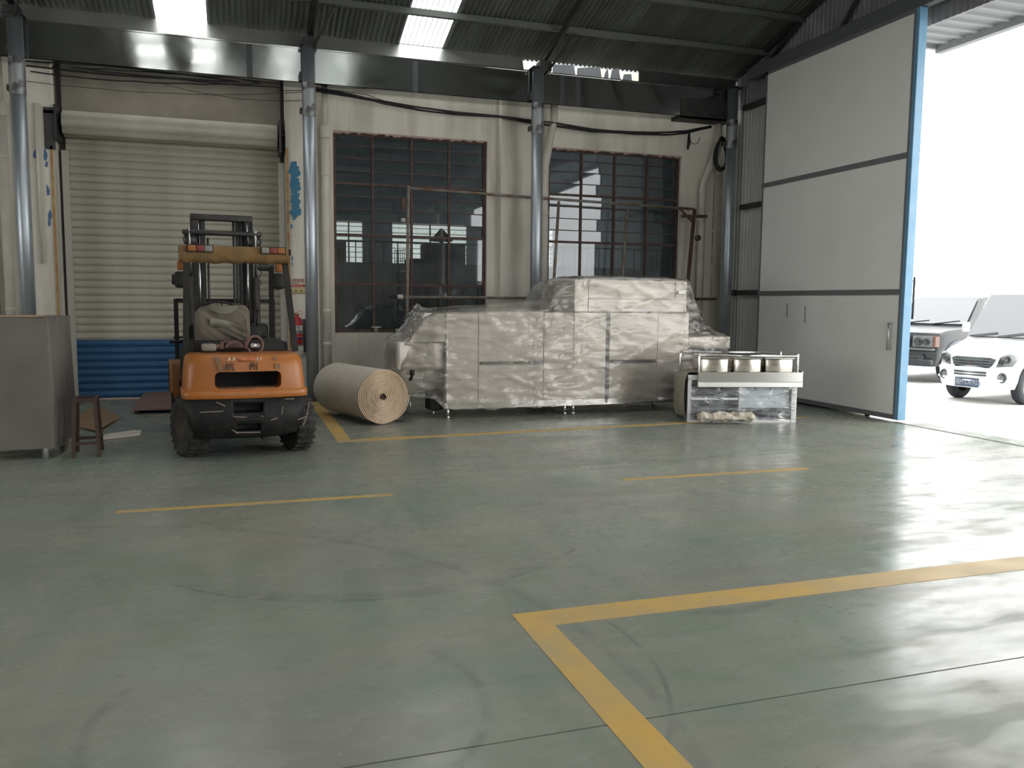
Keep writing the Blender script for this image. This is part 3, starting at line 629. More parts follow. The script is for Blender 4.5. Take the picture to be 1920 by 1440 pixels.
MB().cyl((.16, -.36, .18), (.16, -.20, .18), .028, .028).build('exhaust_tip', M_black, FK)
MB().box((-.12, -.50, .385), (.12, -.42, .41)).build('tow_lug', M_lowblack, FK)
# lettering and worn emblem on the casting
M_letter = mat('black_lettering', (0.03, 0.02, 0.015), .6)
for body, x in (('杭', -.155), ('州', .055)): inst('lettering', text_mesh(body, .085, M_letter, depth=.004), cwt, (x, -.452, .875))
M_emblem = mat('worn_red_emblem', (0.36, 0.05, 0.045), .6, col2=(0.45, 0.18, 0.05), scale=18)
MB().rbox((-.08, -.444, .922), (.075, -.42, .958), .012).build('emblem', M_emblem, cwt)
for i, x in enumerate((-.165, -.145, -.125, -.105, .085, .10, .115)): MB().beam((x, -.434, .932), (x+.012*(-1)**i, -.424, .962), .004, .008).build('emblem_wing', mat('worn_white_emblem', (0.6, 0.52, 0.4), .6), cwt)
M_grease = mat('grease_smear', (0.15, 0.09, 0.05), .7, col2=(0.24, 0.12, 0.05), scale=12)
MB().add([(-.29, -.420, .968), (-.235, -.423, .968), (-.215, -.449, .845), (-.25, -.446, .845)], [(0, 1, 2, 3)]).build('paint_smear', M_grease, cwt)
MB().add([(.245, -.438, .90), (.295, -.434, .90), (.295, -.440, .85), (.245, -.444, .85)], [(0, 1, 2, 3)]).build('paint_smear', M_grease, cwt)
MB().add([(.235, -.418, .968), (.275, -.414, .968), (.265, -.428, .93), (.24, -.431, .93)], [(0, 1, 2, 3)]).build('paint_smear', M_grease, cwt)
# wheels
def tyre(name, x, y, r, wd, steer, rimcol):
    t = empty(name, (x, y, r)); t.parent = FK; t.rotation_euler = (0, 0, math.radians(steer))
    h = wd/2; MB().lathe([(r*.55, -h*.85), (r*.72, -h), (r*.9, -h), (r*.975, -h*.85), (r, -h*.5), (r, h*.5), (r*.975, h*.85), (r*.9, h), (r*.72, h), (r*.55, h*.85)], (0, 0, 0), 'X', 40).build('tyre', M_rubber, t)
    MB().lathe([(0, -h*.35), (r*.2, -h*.4), (r*.42, -h*.35), (r*.52, -h*.8), (r*.56, -h*.86), (r*.56, h*.86), (r*.52, h*.8), (r*.42, h*.35), (r*.2, h*.4), (0, h*.35)], (0, 0, 0), 'X', 28).build('wheel_rim', rimcol, t)
    lug = MB().box((-h*.95, -.014, r-.006), (-.01, .014, r+.010)).mesh('tread_lug', M_rubber)
    lug2 = MB().box((.01, -.014, r-.006), (h*.95, .014, r+.010)).mesh('tread_lug', M_rubber)
    n = int(2*PI*r/.075)
    for i in range(n):
        inst('tread_lug', lug, t, rot=(2*PI*i/n, 0, 0)); inst('tread_lug', lug2, t, rot=(2*PI*(i+.5)/n, 0, 0))
    return t
M_hub = mat('dirty_wheel_hub', (0.05, 0.032, 0.02), .8, col2=(0.02, 0.018, 0.016), scale=9)
def wheel(x, y, r, wd, steer): return tyre('wheel', x, y, r, wd, steer, M_hub)
wheel(-.49, .0, .285, .185, 18); wheel(.50, .02, .285, .185, 14)
wheel(-.49, 1.72, .35, .24, 0); wheel(.49, 1.72, .35, .24, 0)
MB().cyl((-.42, 0, .30), (.42, 0, .30), .05).box((-.3, -.1, .25), (.3, .25, .42)).build('rear_axle', M_black, FK)
# chassis and floor
MB().rbox((-.52, .12, .42), (.52, 1.35, .98), .03).build('engine_body', M_black, FK)
MB().rbox((-.54, 1.2, .32), (.54, 2.0, .62), .02).build('front_chassis', M_black, FK)
def fender(sx):
    pts = []
    for i in range(9):
        t = math.radians(5+i*20); pts.append((1.72+.43*math.cos(t), .36+.43*math.sin(t)))
    q = MB(); vs = []
    for y, z in pts: vs += [(sx*.36, y, z), (sx*.63, y, z), (sx*.36, y, z+.02), (sx*.63, y, z+.02)]
    fs = []
    for i in range(8): a, c = 4*i, 4*i+4; fs += [(a, a+1, c+1, c), (a+2, c+2, c+3, a+3), (a+1, a+3, c+3, c+1), (a, c, c+2, a+2)]
    fs += [(0, 2, 3, 1), (32, 33, 35, 34)]
    q.add(vs, fs); return q.build('front_fender', M_orange2, FK)
fender(-1); fender(1)
MB().rbox((-.60, 1.22, .40), (-.50, 1.42, .80), .02).build('side_step_panel', M_orange2, FK)
MB().rbox((.50, 1.22, .40), (.60, 1.42, .80), .02).build('side_step_panel', M_orange2, FK)
# hood and seat
MB().rbox((-.45, .10, .95), (.45, .95, 1.08), .03).build('engine_hood', M_black, FK)
seat = MB().rbox((-.26, .55, 1.08), (.26, 1.05, 1.20), .04).build('seat_cushion', M_black, FK)
def seatback(u, v):
    x = -.40+.53*u; z = 1.06+.375*v
    edge = max(0, abs(u-.5)*2-.75)/.25
    tp = max(0, v-.8)/.2
    z -= .06*edge**2*tp + (.05*max(0, .25-u)/.25*tp)
    y = .50-.07*math.sin(PI*min(1, v*1.05))*(1-edge**2) + .03*nz(x*5, z*5, 1)+.018*nz(x*14+z*18, z*6, 2)
    fold = max(0, (u-.45))*max(0, .55-v); y -= .05*math.sin((u*.8+v)*38)*fold*1.6
    return (x, y, z)
b = MB().grid(seatback, 40, 30)
b.grid(lambda u, v: (lambda p: (p[0], p[1]+.13+.05*math.sin(PI*v), p[2]))(seatback(u, v)), 40, 30)
for e in (0, 1):
    b.grid(lambda u, v, e=e: (lambda p: (p[0], p[1]+u*(.13+.05*math.sin(PI*v)), p[2]))(seatback(e, v)), 3, 30)
    b.grid(lambda u, v, e=e: (lambda p: (p[0], p[1]+v*(.13+.05*math.sin(PI*e)), p[2]))(seatback(u, e)), 40, 3)
so = b.build('seat_back_cover', M_cloth, FK)
def hoodcap(u, v):
    x = -.27+.28*u; z = 1.43-.085*v*math.sin(PI*min(max(u, .03), .97))**.5
    return (x, .40-.03*math.sin(PI*u)+.012*v-.012*(1-v), z)
MB().grid(hoodcap, 20, 8).build('headrest_patch', M_clothlight, so)
def flap(u, v): return (-.26+.19*u, .412-.022*math.sin(PI*v)-.01*u+.006*math.sin(9*u), 1.30-.075*v-.035*u*u)
MB().grid(flap, 14, 6).build('cloth_flap', M_clothlight, so)
MB().tube([(-.32+.3*t, .47, 1.43+.035*math.sin(PI*t)) for t in [i/10 for i in range(11)]], .012, 8).build('seat_frame_tube', M_black, FK)
# clutter on top of the hood behind the seat
M_brown = mat('brown_iron', (0.085, 0.045, 0.036), .6, col2=(0.13, 0.06, 0.048), scale=8)
MB().tube([(.12+.075*math.cos(t), .02+.02*math.cos(t), 1.05+.085*math.sin(t)) for t in [2*PI*i/24 for i in range(24)]], .016, 8, closed=True).build('hose_ring', M_brown, FK)
MB().cyl((.09, -.05, 1.05), (.16, .05, 1.04), .022).build('metal_can', mat('pale_metal', (0.5, 0.48, 0.45), .35, .6), FK)
q = MB(); prv = []
for i in range(13):
    t = PI*i/12; prv.append((-.075+.085*math.cos(t), 1.03+.07*math.sin(t)))
q.prism(prv+[(-.075-.06*math.cos(PI-PI*i/12)*-1*-1, 1.03+.045*math.sin(PI-PI*i/12)) for i in range(13)][::1], -.06, .05).build('saddle_bracket', M_brown, FK)
MB().box((-.20, -.05, 1.02), (-.17, .03, 1.10)).box((-.20, -.05, 1.085), (-.12, .03, 1.10)).box((.02, -.05, 1.02), (.04, .03, 1.09)).build('hood_bracket', M_brown, FK)
MB().cyl((-.27, -.02, 1.04), (-.19, -.02, 1.045), .028).build('cable_sleeve', M_brown, FK)
MB().rbox((-.37, -.08, 1.0), (-.24, .06, 1.07), .02).build('folded_rag', M_clothlight, FK)
MB().tube([(.06, .3, 1.3), (.055, .1, 1.2), (.05, .0, 1.12), (.045, -.06, 1.03)], .006, 6).build('cord', M_brown, FK)
# overhead guard
for (xb, xt) in ((-.505, -.475), (.515, .425)): MB().beam((xb, .06, .98), (xt, .10, 1.93), .055, .045).build('rear_pillar', M_black, FK)
for s in (-1, 1): MB().beam((s*.46, 1.42, .95), (s*.44, 1.15, 1.98), .05, .045).build('front_pillar', M_black, FK)
for s in (-1, 1): MB().beam((s*.455, .05, 1.955), (s*.445, 1.2, 2.0), .06, .06).build('guard_side_rail', M_black, FK)
for i in range(5): MB().beam((-.44, .25+.2*i, 1.99), (.44, .25+.2*i, 1.99), .03, .025).build('guard_bar', M_black, FK)
def header(u, v):   # rag-wrapped rear header: closed skirt round the beam
    x = -.545+1.0*u
    a = 2*PI*v; h = .078+.012*nz(x*6, 0, 4); zc = 1.925+.005*math.sin(5*x)-.006*u
    y = .06+.065*math.cos(a)*(1+.12*nz(x*9, a, 2)); z = zc+h*math.sin(a)
    z = max(z, zc-h); s = abs(math.sin(a))
    if math.sin(a) < -.3: z -= .018*(nz(x*11, 3, 7)+.5)
    return (x, y, z)
hd = MB().grid(header, 60, 20)
hd.build('guard_header_wrap', M_tan, FK)
MB().box((-.53, .03, 1.90), (.44, .09, 1.98)).build('guard_header', M_orange2, FK)
M_red = mat('red_lens', (0.16, 0.02, 0.016), .5); M_amber = mat('amber_lens', (0.26, 0.085, 0.012), .5); M_wlens = mat('clear_lens', (0.20, 0.19, 0.165), .5)
for x0, order in ((-.475, (M_amber, M_red, M_wlens)), (.19, (M_wlens, M_red, M_amber))):
    lm = empty('tail_lamp', (x0, -.02, 1.965)); lm.parent = FK
    MB().box((0, .0, -.035), (.235, .05, .035)).build('lamp_housing', M_black, lm)
    for i, m in enumerate(order): MB().rbox((.008+i*.074, -.012, -.028), (.078+i*.074, .005, .028), .005).build('lens', m, lm)
for sx, xx in ((-1, -.50), (1, .49)):
    il = empty('work_lamp', (xx, .95, 1.69)); il.parent = FK
    MB().rbox((-.065, -.06, -.085), (.055, .06, .085), .03).build('lamp_body', M_black, il)
    MB().cyl((-.09*sx*-1 if sx < 0 else -.06, 0, 0), (-.03, 0, 0), .05, .06).build('lamp_bezel', M_black, il)
    MB().rbox((-.035, -.03, .10), (.045, .03, .19), .01).build('indicator', M_amber, il)
MB().rbox((.27, 1.0, 1.80), (.44, 1.10, 1.92), .04).build('rear_view_mirror', mat('mirror_back', (0.05, 0.055, 0.05), .3), FK)
# dashboard and steering wheel
MB().rbox((-.42, 1.35, .95), (.42, 1.55, 1.22), .04).build('dashboard', M_black, FK)
MB().tube([(-.12+.15*math.cos(t), 1.25+.08*math.sin(t), 1.30+.12*math.sin(t)) for t in [2*PI*i/24 for i in range(24)]], .014, 8, closed=True).cyl((-.12, 1.25, 1.3), (-.12, 1.42, 1.1), .02).build('steering_wheel', M_black, FK)
for x in (.15, .22, .29): MB().cyl((x, 1.30, 1.2), (x, 1.22, 1.36), .008).lathe([(0, -.02), (.02, 0), (0, .02)], (x, 1.22, 1.37), 'Z', 8).build('control_lever', M_black, FK)
MB().rbox((.30, 1.20, 1.07), (.40, 1.33, 1.12), .01).build('battery_cover', M_black, FK)
# mast
M_mast = mat('greasy_mast', (0.022, 0.022, 0.022), .45, .4, col2=(0.045, 0.04, 0.035), scale=7)
M_rod = mat('chrome_rod', (0.55, 0.55, 0.55), .2, 1.0)
for s in (-1, 1):
    MB().box((s*.30-.045, 2.02, .12), (s*.30+.045, 2.06, 2.46)).box((s*.325-.02, 2.02, .12), (s*.325+.02, 2.17, 2.46)).build('outer_mast_rail', M_mast, FK)
    MB().box((s*.235-.05, 2.08, .14), (s*.235+.05, 2.12, 2.48)).box((s*.25-.02, 2.08, .14), (s*.25+.02, 2.2, 2.48)).build('inner_mast_rail', M_mast, FK)
    MB().cyl((s*.365, 1.94, .2), (s*.365, 1.94, 1.75), .04).build('lift_cylinder', M_mast, FK)
    MB().cyl((s*.365, 1.94, 1.7), (s*.365, 1.94, 2.3), .02).build('lift_rod', M_rod, FK)
    MB().lathe([(0, -.025), (.075, -.025), (.075, .025), (0, .025)], (s*.36, 1.96, 2.17), 'Y', 18).build('chain_sheave', M_mast, FK)
MB().rbox((-.345, 2.0, 2.40), (.345, 2.10, 2.475), .01).build('mast_top_bar', M_mast, FK)
MB().rbox((-.44, 1.92, 2.225), (.44, 1.99, 2.285), .02).build('mast_tie_bar', M_mast, FK)
MB().rbox((-.38, 1.98, .9), (.38, 2.04, 1.02), .01).build('mast_cross_member', M_mast, FK)
for x in (.12, .155, .20): MB().tube([(x, 2.02, .6), (x, 2.0, 1.5), (x+.005, 2.0, 2.25), (x+.01, 2.06, 2.42)], .014, 8).build('hydraulic_hose', M_cable, FK)
MB().tube([(-.16, 2.05, 2.2), (-.16, 2.05, .9)], .014, 6).build('lift_chain', M_mast, FK)
MB().cyl((-.26, 2.0, 1.0), (-.26, 2.0, 2.36), .012).cyl((.28, 2.0, 1.0), (.28, 2.0, 2.36), .012).build('chrome_rod', M_rod, FK)
MB().tube([(.43+.02*math.sin(i*1.9), 2.1, 1.95-.035*i) for i in range(9)], .006, 6).build('loose_chain', M_rust, FK)
for s in (-1, 1): MB().cyl((s*.36, 1.3, .7), (s*.325, 2.0, .95), .035).build('tilt_cylinder', M_mast, FK)
# load backrest and forks
MB().beam((-.52, 2.33, 1.47), (.62, 2.33, 1.47), .045, .05).build('backrest_top_bar', M_black, FK)
for x in (-.52, .60): MB().beam((x, 2.33, .35), (x, 2.33, 1.49), .05, .04).build('backrest_post', M_black, FK)
for x in (-.38, -.2, .0, .22, .41): MB().cyl((x, 2.33, .6), (x, 2.33, 1.46), .010, seg=6).build('backrest_rod', M_black, FK)
MB().beam((-.56, 2.33, 1.03), (.6, 2.33, 1.06), .02, .02).build('backrest_lower_bar', M_black, FK)
MB().beam((-.52, 2.30, .30), (.52, 2.30, .30), .05, .10).beam((-.52, 2.30, .62), (.52, 2.30, .62), .05, .10).build('fork_carriage', M_black, FK)
for s in (-1, 1): MB().box((s*.28-.06, 2.34, .05), (s*.28+.06, 2.39, .68)).add([(s*.28-.06, 2.34, .05), (s*.28+.06, 2.34, .05), (s*.28+.06, 2.34, .10), (s*.28-.06, 2.34, .10), (s*.28-.05, 3.1, .05), (s*.28+.05, 3.1, .05), (s*.28+.05, 3.1, .065), (s*.28-.05, 3.1, .065)], [(0,1,2,3),(7,6,5,4),(0,4,5,1),(1,5,6,2),(2,6,7,3),(3,7,4,0)]).build('fork', M_black, FK)
MB().cyl((-.62, 1.45, 1.02), (-.46, 1.45, 1.02), .018).build('side_peg', M_black, FK)

# ================================================================ FIRE EXTINGUISHER, SIGN, BOX
M_redp = mat('extinguisher_red', (0.50, 0.025, 0.03), .3, col2=(0.42, 0.03, 0.03), scale=6)
fx = empty('fire_extinguisher', (.855, 12.93, .82), label='red fire extinguisher hung on the white pilaster behind the forklift', cat='extinguisher')
MB().lathe([(0, 0), (.075, 0), (.08, .01), (.08, .35), (.072, .385), (.045, .415), (.025, .425), (.025, .44), (0, .44)], (0, 0, 0), 'Z', 24).build('cylinder', M_redp, fx)
MB().lathe([(.0805, .165), (.0812, .165), (.0812, .285), (.0805, .285)], (0, 0, 0), 'Z', 24).build('label', mat('white_label', (0.62, 0.58, 0.56), .5), fx)
MB().lathe([(.0805, .08), (.0812, .08), (.0812, .105), (.0805, .105)], (0, 0, 0), 'Z', 24).build('blue_band', mat('dark_blue_band', (0.06, 0.05, 0.16), .5), fx)
MB().lathe([(.0805, .12), (.0812, .12), (.0812, .128), (.0805, .128)], (0, 0, 0), 'Z', 24).build('cream_band', mat('cream_band', (0.45, 0.33, 0.22), .5), fx)
M_lab = mat('dark_print', (0.05, 0.06, 0.14), .6)
inst('lettering', text_mesh('干粉', .05, M_lab), fx, (0, -.083, .255)); inst('lettering', text_mesh('灭火器', .045, M_lab), fx, (0, -.083, .195))
MB().cyl((0, 0, .44), (0, 0, .47), .03).box((-.02, -.02, .465), (.02, .02, .49)).build('valve', mat('brass_valve', (0.35, 0.25, 0.16), .4, .7), fx)
MB().beam((-.02, 0, .475), (.085, 0, .515), .016, .008).beam((-.02, 0, .465), (.09, 0, .455), .016, .008).build('lever', M_redp, fx)
MB().tube([(-.02, 0, .465), (-.07, -.01, .45), (-.095, -.02, .40), (-.095, -.02, .25)], .01, 8).build('hose', M_cable, fx)
bxx = empty('wall_box', (.875, 13.0, .65), label='small cream box fixed on the pilaster under the fire extinguisher', cat='box')
MB().rbox((-.075, -.05, 0), (.075, .05, .15), .006).build('box_body', M_pvc, bxx)
MB().rbox((-.065, -.056, .01), (.065, -.05, .14), .004).build('box_lid', M_pvc, bxx)
MB().box((.08, -.02, .05), (.12, .04, .55)).build('hanger_strip', M_dark, bxx)
sg = empty('fire_notice', (.855, YP-.006, 1.70), label='small red and cream notice on the pilaster above the fire extinguisher', cat='sign')
MB().box((-.16, 0, -.12), (.135, .005, .11)).build('sign_plate', mat('sign_cream', (0.48, 0.43, 0.34), .5), sg)
MB().box((-.16, -.002, -.02), (.135, 0, .02)).build('red_band', mat('sign_red', (0.40, 0.03, 0.035), .5), sg)
MB().box((-.16, -.002, -.12), (-.115, 0, -.02)).build('red_panel', mat('sign_red', (0.40, 0.03, 0.035), .5), sg)
MB().box((-.115, -.0025, -.12), (.135, 0, -.108)).build('brown_line', mat('sign_brown', (0.22, 0.13, 0.04), .5), sg)
MB().box((-.115, -.002, -.106), (.135, 0, -.022)).build('yellow_panel', mat('sign_yellow', (0.42, 0.37, 0.17), .5), sg)
MB().box((-.12, -.002, .030), (.04, 0, .037)).build('green_line', mat('sign_green', (0.06, 0.09, 0.04), .5), sg)
inst('lettering', text_mesh('灭火器放置', .058, mat('sign_brown_red', (0.24, 0.06, 0.04), .5)), sg, (-.012, -.003, .075))
inst('lettering', text_mesh('使用方法', .036, mat('sign_pale', (0.6, 0.4, 0.38), .5), squeeze=1.3), sg, (0.01, -.004, 0))
for x in (-.07, 0.0, .075): MB().prism([(x-.02, -.09), (x+.02, -.09), (x+.012, -.065), (x-.004, -.06)], -.003, -.001).build('pictogram', mat('sign_dark_brown', (0.13, 0.08, 0.03), .5), sg)
# ================================================================ BIG WRAPPED MACHINE (front face y = 10.25)
M_steel = mat('brushed_stainless', (0.68, 0.635, 0.58), .40, .40, col2=(0.61, 0.57, 0.52), scale=2.5, rough2=.5, stretch=(1, 1, 4))
M_steeld = mat('dark_slot', (0.07, 0.07, 0.075), .5, .3)  # even dark grey for handles, panel gaps and door slots
M_bright = mat('polished_stainless', (0.72, 0.71, 0.70), .16, .95, bump=.02, bscale=3)
M_film = see_through('milky_plastic_film', (0.96, 0.95, 0.93), .26, (0.78, 0.74, 0.68), .14, 1.45, bump=.20, bscale=4.0, stretch=(0.8, 1, 2.2), haze_var=.14, hscale=2.2)
MC = empty('dishwashing_machine', (4.2, 10.25, 0), label='long stainless conveyor washing machine on legs under plastic film below the windows', cat='machine')
def mx(x): return x-4.2
def panel(x0, x1, z0, z1, name='front_panel', y=0.0, d=.03, m=None): return bevel(MB().box((mx(x0)+.003, y-.002, z0+.003), (mx(x1)-.003, y+d, z1-.003)).build(name, m or M_steel, MC), .003)
MB().box((mx(2.53), .03, .14), (mx(5.93), .85, 1.33)).build('cabinet_body', M_steel, MC)
MB().box((mx(4.26), .03, 1.33), (mx(5.88), .85, 1.78)).build('upper_body', M_steel, MC)
for a, c in ((2.50, 2.92), ): panel(a, c, .12, 1.36)
panel(2.92, 3.81, .72, 1.37); panel(2.92, 3.81, .14, .69)
panel(3.81, 4.23, .62, 1.36); panel(4.23, 4.70, .62, 1.36); panel(3.81, 4.70, .14, .61)
panel(4.75, 5.47, .72, 1.36); panel(4.75, 5.47, .14, .69); panel(5.47, 5.95, .14, 1.355)
panel(4.23, 4.43, 1.37, 1.79); panel(4.43, 5.90, 1.37, 1.54); panel(4.43, 5.72, 1.545, 1.795); panel(5.725, 5.90, 1.545, 1.795)
MB().box((mx(2.95), -.022, .685), (mx(3.80), .02, .722)).build('door_handle', M_steeld, MC)
MB().box((mx(4.76), -.022, .68), (mx(5.44), .02, .722)).build('door_handle', M_steeld, MC)
MB().box((mx(4.70), -.008, .14), (mx(4.735), .04, 1.36)).build('panel_gap', M_steeld, MC)
MB().box((mx(4.23), .0, 1.345), (mx(5.9), .02, 1.368)).build('panel_gap', M_steeld, MC)
MB().box((mx(2.50), -.004, .125), (mx(5.95), .03, .20)).build('kick_rail', M_bright, MC)
# left end hood with round tank, right end table
MB().rbox((mx(1.90), .08, .62), (mx(2.50), .80, .98), .03).build('inlet_table', M_steel, MC)
MB().cyl((mx(1.95), .45, .58), (mx(2.49), .45, .58), .30, seg=28).build('wash_tank', M_steel, MC)
MB().add([(mx(2.05), .1, .98), (mx(2.5), .05, .98), (mx(2.5), .05, 1.34), (mx(2.25), .1, 1.34), (mx(2.05), .8, .98), (mx(2.5), .8, .98), (mx(2.5), .8, 1.34), (mx(2.25), .8, 1.34)], [(0,1,2,3),(7,6,5,4),(0,4,5,1),(1,5,6,2),(2,6,7,3),(3,7,4,0)]).build('inlet_hood', M_steel, MC)
MB().rbox((mx(2.31), .1, .10), (mx(2.49), .4, .36), .02).build('pump_motor', M_black, MC)
MB().tube([(mx(2.06), .05, .60), (mx(2.07), .03, .56), (mx(2.05), .06, .50)], .02, 8).lathe([(0, -.03), (.03, -.03), (.03, .03), (0, .03)], (mx(2.07), .02, .60), 'Z', 10).build('tap_valve', M_black, MC)
MB().rbox((mx(5.96), .02, .86), (mx(6.63), .80, 1.03), .01).build('outlet_table', M_steel, MC)
MB().box((mx(5.96), .02, .14), (mx(6.02), .8, .86)).build('outlet_end_plate', M_steel, MC)
MB().cyl((mx(2.62), .3, .06), (mx(2.62), .3, .14), .03).build('drain_stub', M_bright, MC)
def legp(x, y): MB().cyl((mx(x), y, .012), (mx(x), y, .16), .024, seg=12).lathe([(.02, 0), (.03, .0), (.03, .02), (.02, .025)], (mx(x), y, 0), 'Z', 12).build('leg', M_bright, MC)
for x in (2.535, 4.14, 4.26, 5.85): legp(x, .06); legp(x, .8)
for x in (6.55,): 
    for y in (.08, .75): MB().cyl((mx(x), y, 0), (mx(x), y, .87), .02, seg=12).build('leg', M_bright, MC)
MB().cyl((mx(2.38), .2, 0), (mx(2.38), .2, .12), .012).build('leg', M_bright, MC)
MB().cyl((mx(2.1), .3, 0), (mx(2.1), .3, .3), .006).build('leg', M_bright, MC)
# ---- film draped over it
def lerp_tab(tab, x):
    for (a, va), (b, vb) in zip(tab, tab[1:]):
        if x <= b:
            t = (x-a)/(b-a); t = max(0, min(1, t)); return va+(vb-va)*t
    return tab[-1][1]
TOPF = [(1.82, .90), (1.86, .97), (2.05, 1.08), (2.22, 1.30), (2.42, 1.385), (2.8, 1.40), (3.6, 1.46), (3.85, 1.50), (3.9, 1.60), (4.0, 1.72), (4.2, 1.815), (5.0, 1.845), (5.5, 1.825), (5.91, 1.805), (6.0, 1.62), (6.15, 1.30), (6.4, 1.12), (6.62, 1.06), (6.66, 1.0)]
FRT = [(1.82, .55), (1.86, .30), (1.95, .10), (2.3, .02), (2.46, -.035), (2.6, -.030), (4.2, -.035), (5.9, -.03), (6.05, -.02), (6.5, -.015), (6.62, .05), (6.66, .4)]
BOTF = [(1.82, .42), (1.9, .34), (2.1, .30), (2.35, .26), (2.47, .13), (2.6, .125), (3.2, .12), (4.6, .125), (5.4, .15), (5.9, .16), (6.1, .35), (6.3, .55), (6.62, .72), (6.66, .76)]
def film(u, v):
    x = 1.82+4.84*u; top, fr, bo = lerp_tab(TOPF, x), lerp_tab(FRT, x), lerp_tab(BOTF, x)
    bk = .90 if 1.9 < x < 6.6 else (.62 if x < 1.9 else .5)
    sh = lerp_tab([(1.8, .2), (2.4, .10), (2.9, .12), (3.8, .16), (4.1, .10), (4.3, .02), (5.85, .02), (6.1, .14), (6.7, .12)], x)
    if v < .55:      # front, bottom to shoulder
        t = v/.55; z = bo+(top-sh*.6-bo)*t; y = fr+.012*math.sin(3*PI*t)
        # the lower body stands proud of the upper hood on the middle machine
    elif v < .62:
        t = (v-.55)/.07; y = fr+sh*1.2*(t**1.5); z = top-sh*.6*(1-t)**1.5
    elif v < .9:
        t = (v-.62)/.28; y = fr+sh*1.2+(bk-fr-sh*1.2)*t; z = top+.03*math.sin(PI*t)*(.3+abs(nz(x*2, t*3, 5)))
    else:
        t = (v-.9)/.1; y = bk; z = top-(top-max(.3, bo))*t
    # drawn-up wrinkles, diagonal from the corners, loose at the left end
    loose = .030 if x < 2.5 else (.02 if x > 5.9 or 3.6 < x < 4.3 else .007)
    a = nz(x*3+z*4, z*7-x*2, 1)+.6*nz(x*9-z*5, z*11+x*3, 3)
    d = loose*a
    def ridge(px, py, s): return max(0.0, 1-5.5*abs(nz(px, py, s)))**1.5
    cr = ridge(x*.55+z*1.1, z*3.2-x*1.1, 11)*.6+ridge(x*1.3-z*.9, z*4.5+x*.8, 17)*.5+ridge(x*.8, z*7+x*.5, 23)*.35
    amp = .034 if x < 2.5 or x > 5.85 or 3.7 < x < 4.35 else .018
    if v < .6: y -= amp*cr
    elif v < .9: z += amp*cr
    if v < .6: y += d-abs(loose)*.3 if x < 2.5 else -abs(d)
    elif v < .9: z += d
    if v < .02: z += .03*nz(x*5, 2, 2)
    return (x-4.2, y, z)
fo = MB().grid(film, 320, 130).build('plastic_wrap', M_film); fo.location = (4.2, 10.25, 0)
tag(fo, 'wrinkled milky plastic film wrapped over the long stainless machine', 'plastic sheet')
random.seed(21)
tw = MB()
for k2 in range(5):
    x0 = random.uniform(-2.15, -1.9); 
    tw.grid(lambda u, v, x0=x0, k2=k2: (x0+.22*u+.05*nz(u*4, v*4, k2), .25+.12*k2*.3+.05*nz(u*5, v*5, k2+9), 1.10+.10*k2*.5+.16*v*math.sin(PI*u)+.03*nz(u*7, v*7, k2+4)), 12, 8)
tw.build('loose_film_tuft', M_film, fo)
# packing tape ends
MB().add([(5.75-4.2, -.042, 1.615), (5.86-4.2, -.042, 1.625), (5.86-4.2, -.042, 1.67), (5.75-4.2, -.042, 1.66)], [(0, 1, 2, 3)]).build('packing_tape', mat('clear_tape', (0.75, 0.74, 0.7), .3), fo)

# ================================================================ FOAM ROLL
M_foam = mat('foam_sheet', (0.62, 0.57, 0.49), .75, col2=(0.55, 0.50, 0.42), scale=4, bump=.15, bscale=20)
M_foamend = mat('foam_roll_end', (0.50, 0.37, 0.25), .85, col2=(0.56, 0.44, 0.32), scale=18, bump=.2, bscale=50)
ax = Vector((-.40, 1.25, 0)); L_ = ax.length; ang = math.atan2(-ax.x, ax.y)
FR = empty('foam_roll', (1.66, 9.97, .31), ang, label='large roll of cream packing foam lying on the floor beside the wrapped machine', cat='foam roll')
def outline(r, t):   # sags flat under its own weight
    x, z = r*math.cos(t), r*math.sin(t)
    if r > .2 and z < -.28*r/.31: z = -.28*r/.31-(abs(z)-.28*r/.31)*.3
    return x*1.06, z
q = MB()
q.grid(lambda u, v: (lambda p: (p[0]*(1+.01*nz(u*6, v*4)), u*L_+.02*nz(v*9, 3)*(1 if u > .5 else 0), p[1]*(1+.01*nz(u*5, v*6, 4))+.03))(outline(.325, 2*PI*v)), 14, 48)
q.build('outer_wrap', M_foam, FR)
rim_, turns = [], 13
sp_ = MB(); n = turns*36; vs = []
for i in range(n+1):
    t = 2*PI*i/36; r = .035+(.322-.035)*(i/n); x, z = outline(r, t); x2, z2 = outline(r+.010, t)
    dy = .006*nz(r*20, t*.5, 2)+.02*(1-r/.32)**2*.5
    vs += [(x, dy, z+.03), (x2*.995, dy-.007, z2*.995+.03), (x2*1.0, dy+.012, z2+.03)]
fs = []
for i in range(n): a, c = 3*i, 3*i+3; fs += [(a, c, c+1, a+1), (a+1, c+1, c+2, a+2)]
sp_.add(vs, fs, True).build('spiral_end', M_foamend, FR)
MB().lathe([(0, .07), (.037, .05), (.06, .012), (.33, .012)], (0, 0, .03), 'Y', 40).build('roll_core_face', M_foamend, FR)
MB().lathe([(0, .03), (.026, .03), (.03, .0), (.036, .0), (.036, .05)], (0, 0, .03), 'Y', 20).build('roll_core_hole', mat('dark_core', (0.06, 0.04, 0.03), .9), FR)
MB().lathe([(0, L_), (.325, L_)], (0, 0, .03), 'Y', 40).build('far_end', M_foamend, FR)
fm = MB().grid(lambda u, v: (.27+.17*u, .02+.25*v, -.308+.0+.035*abs(nz(u*6, v*6))+.17*max(0, math.sin(PI*u))*max(0, .4-abs(v-.3))*.6), 14, 14).build('film_scrap', see_through('clear_scrap_film', (0.95, 0.95, 0.95), .12, (0.7, 0.7, 0.7), .1, 1.45, bump=.3, bscale=8), FR)

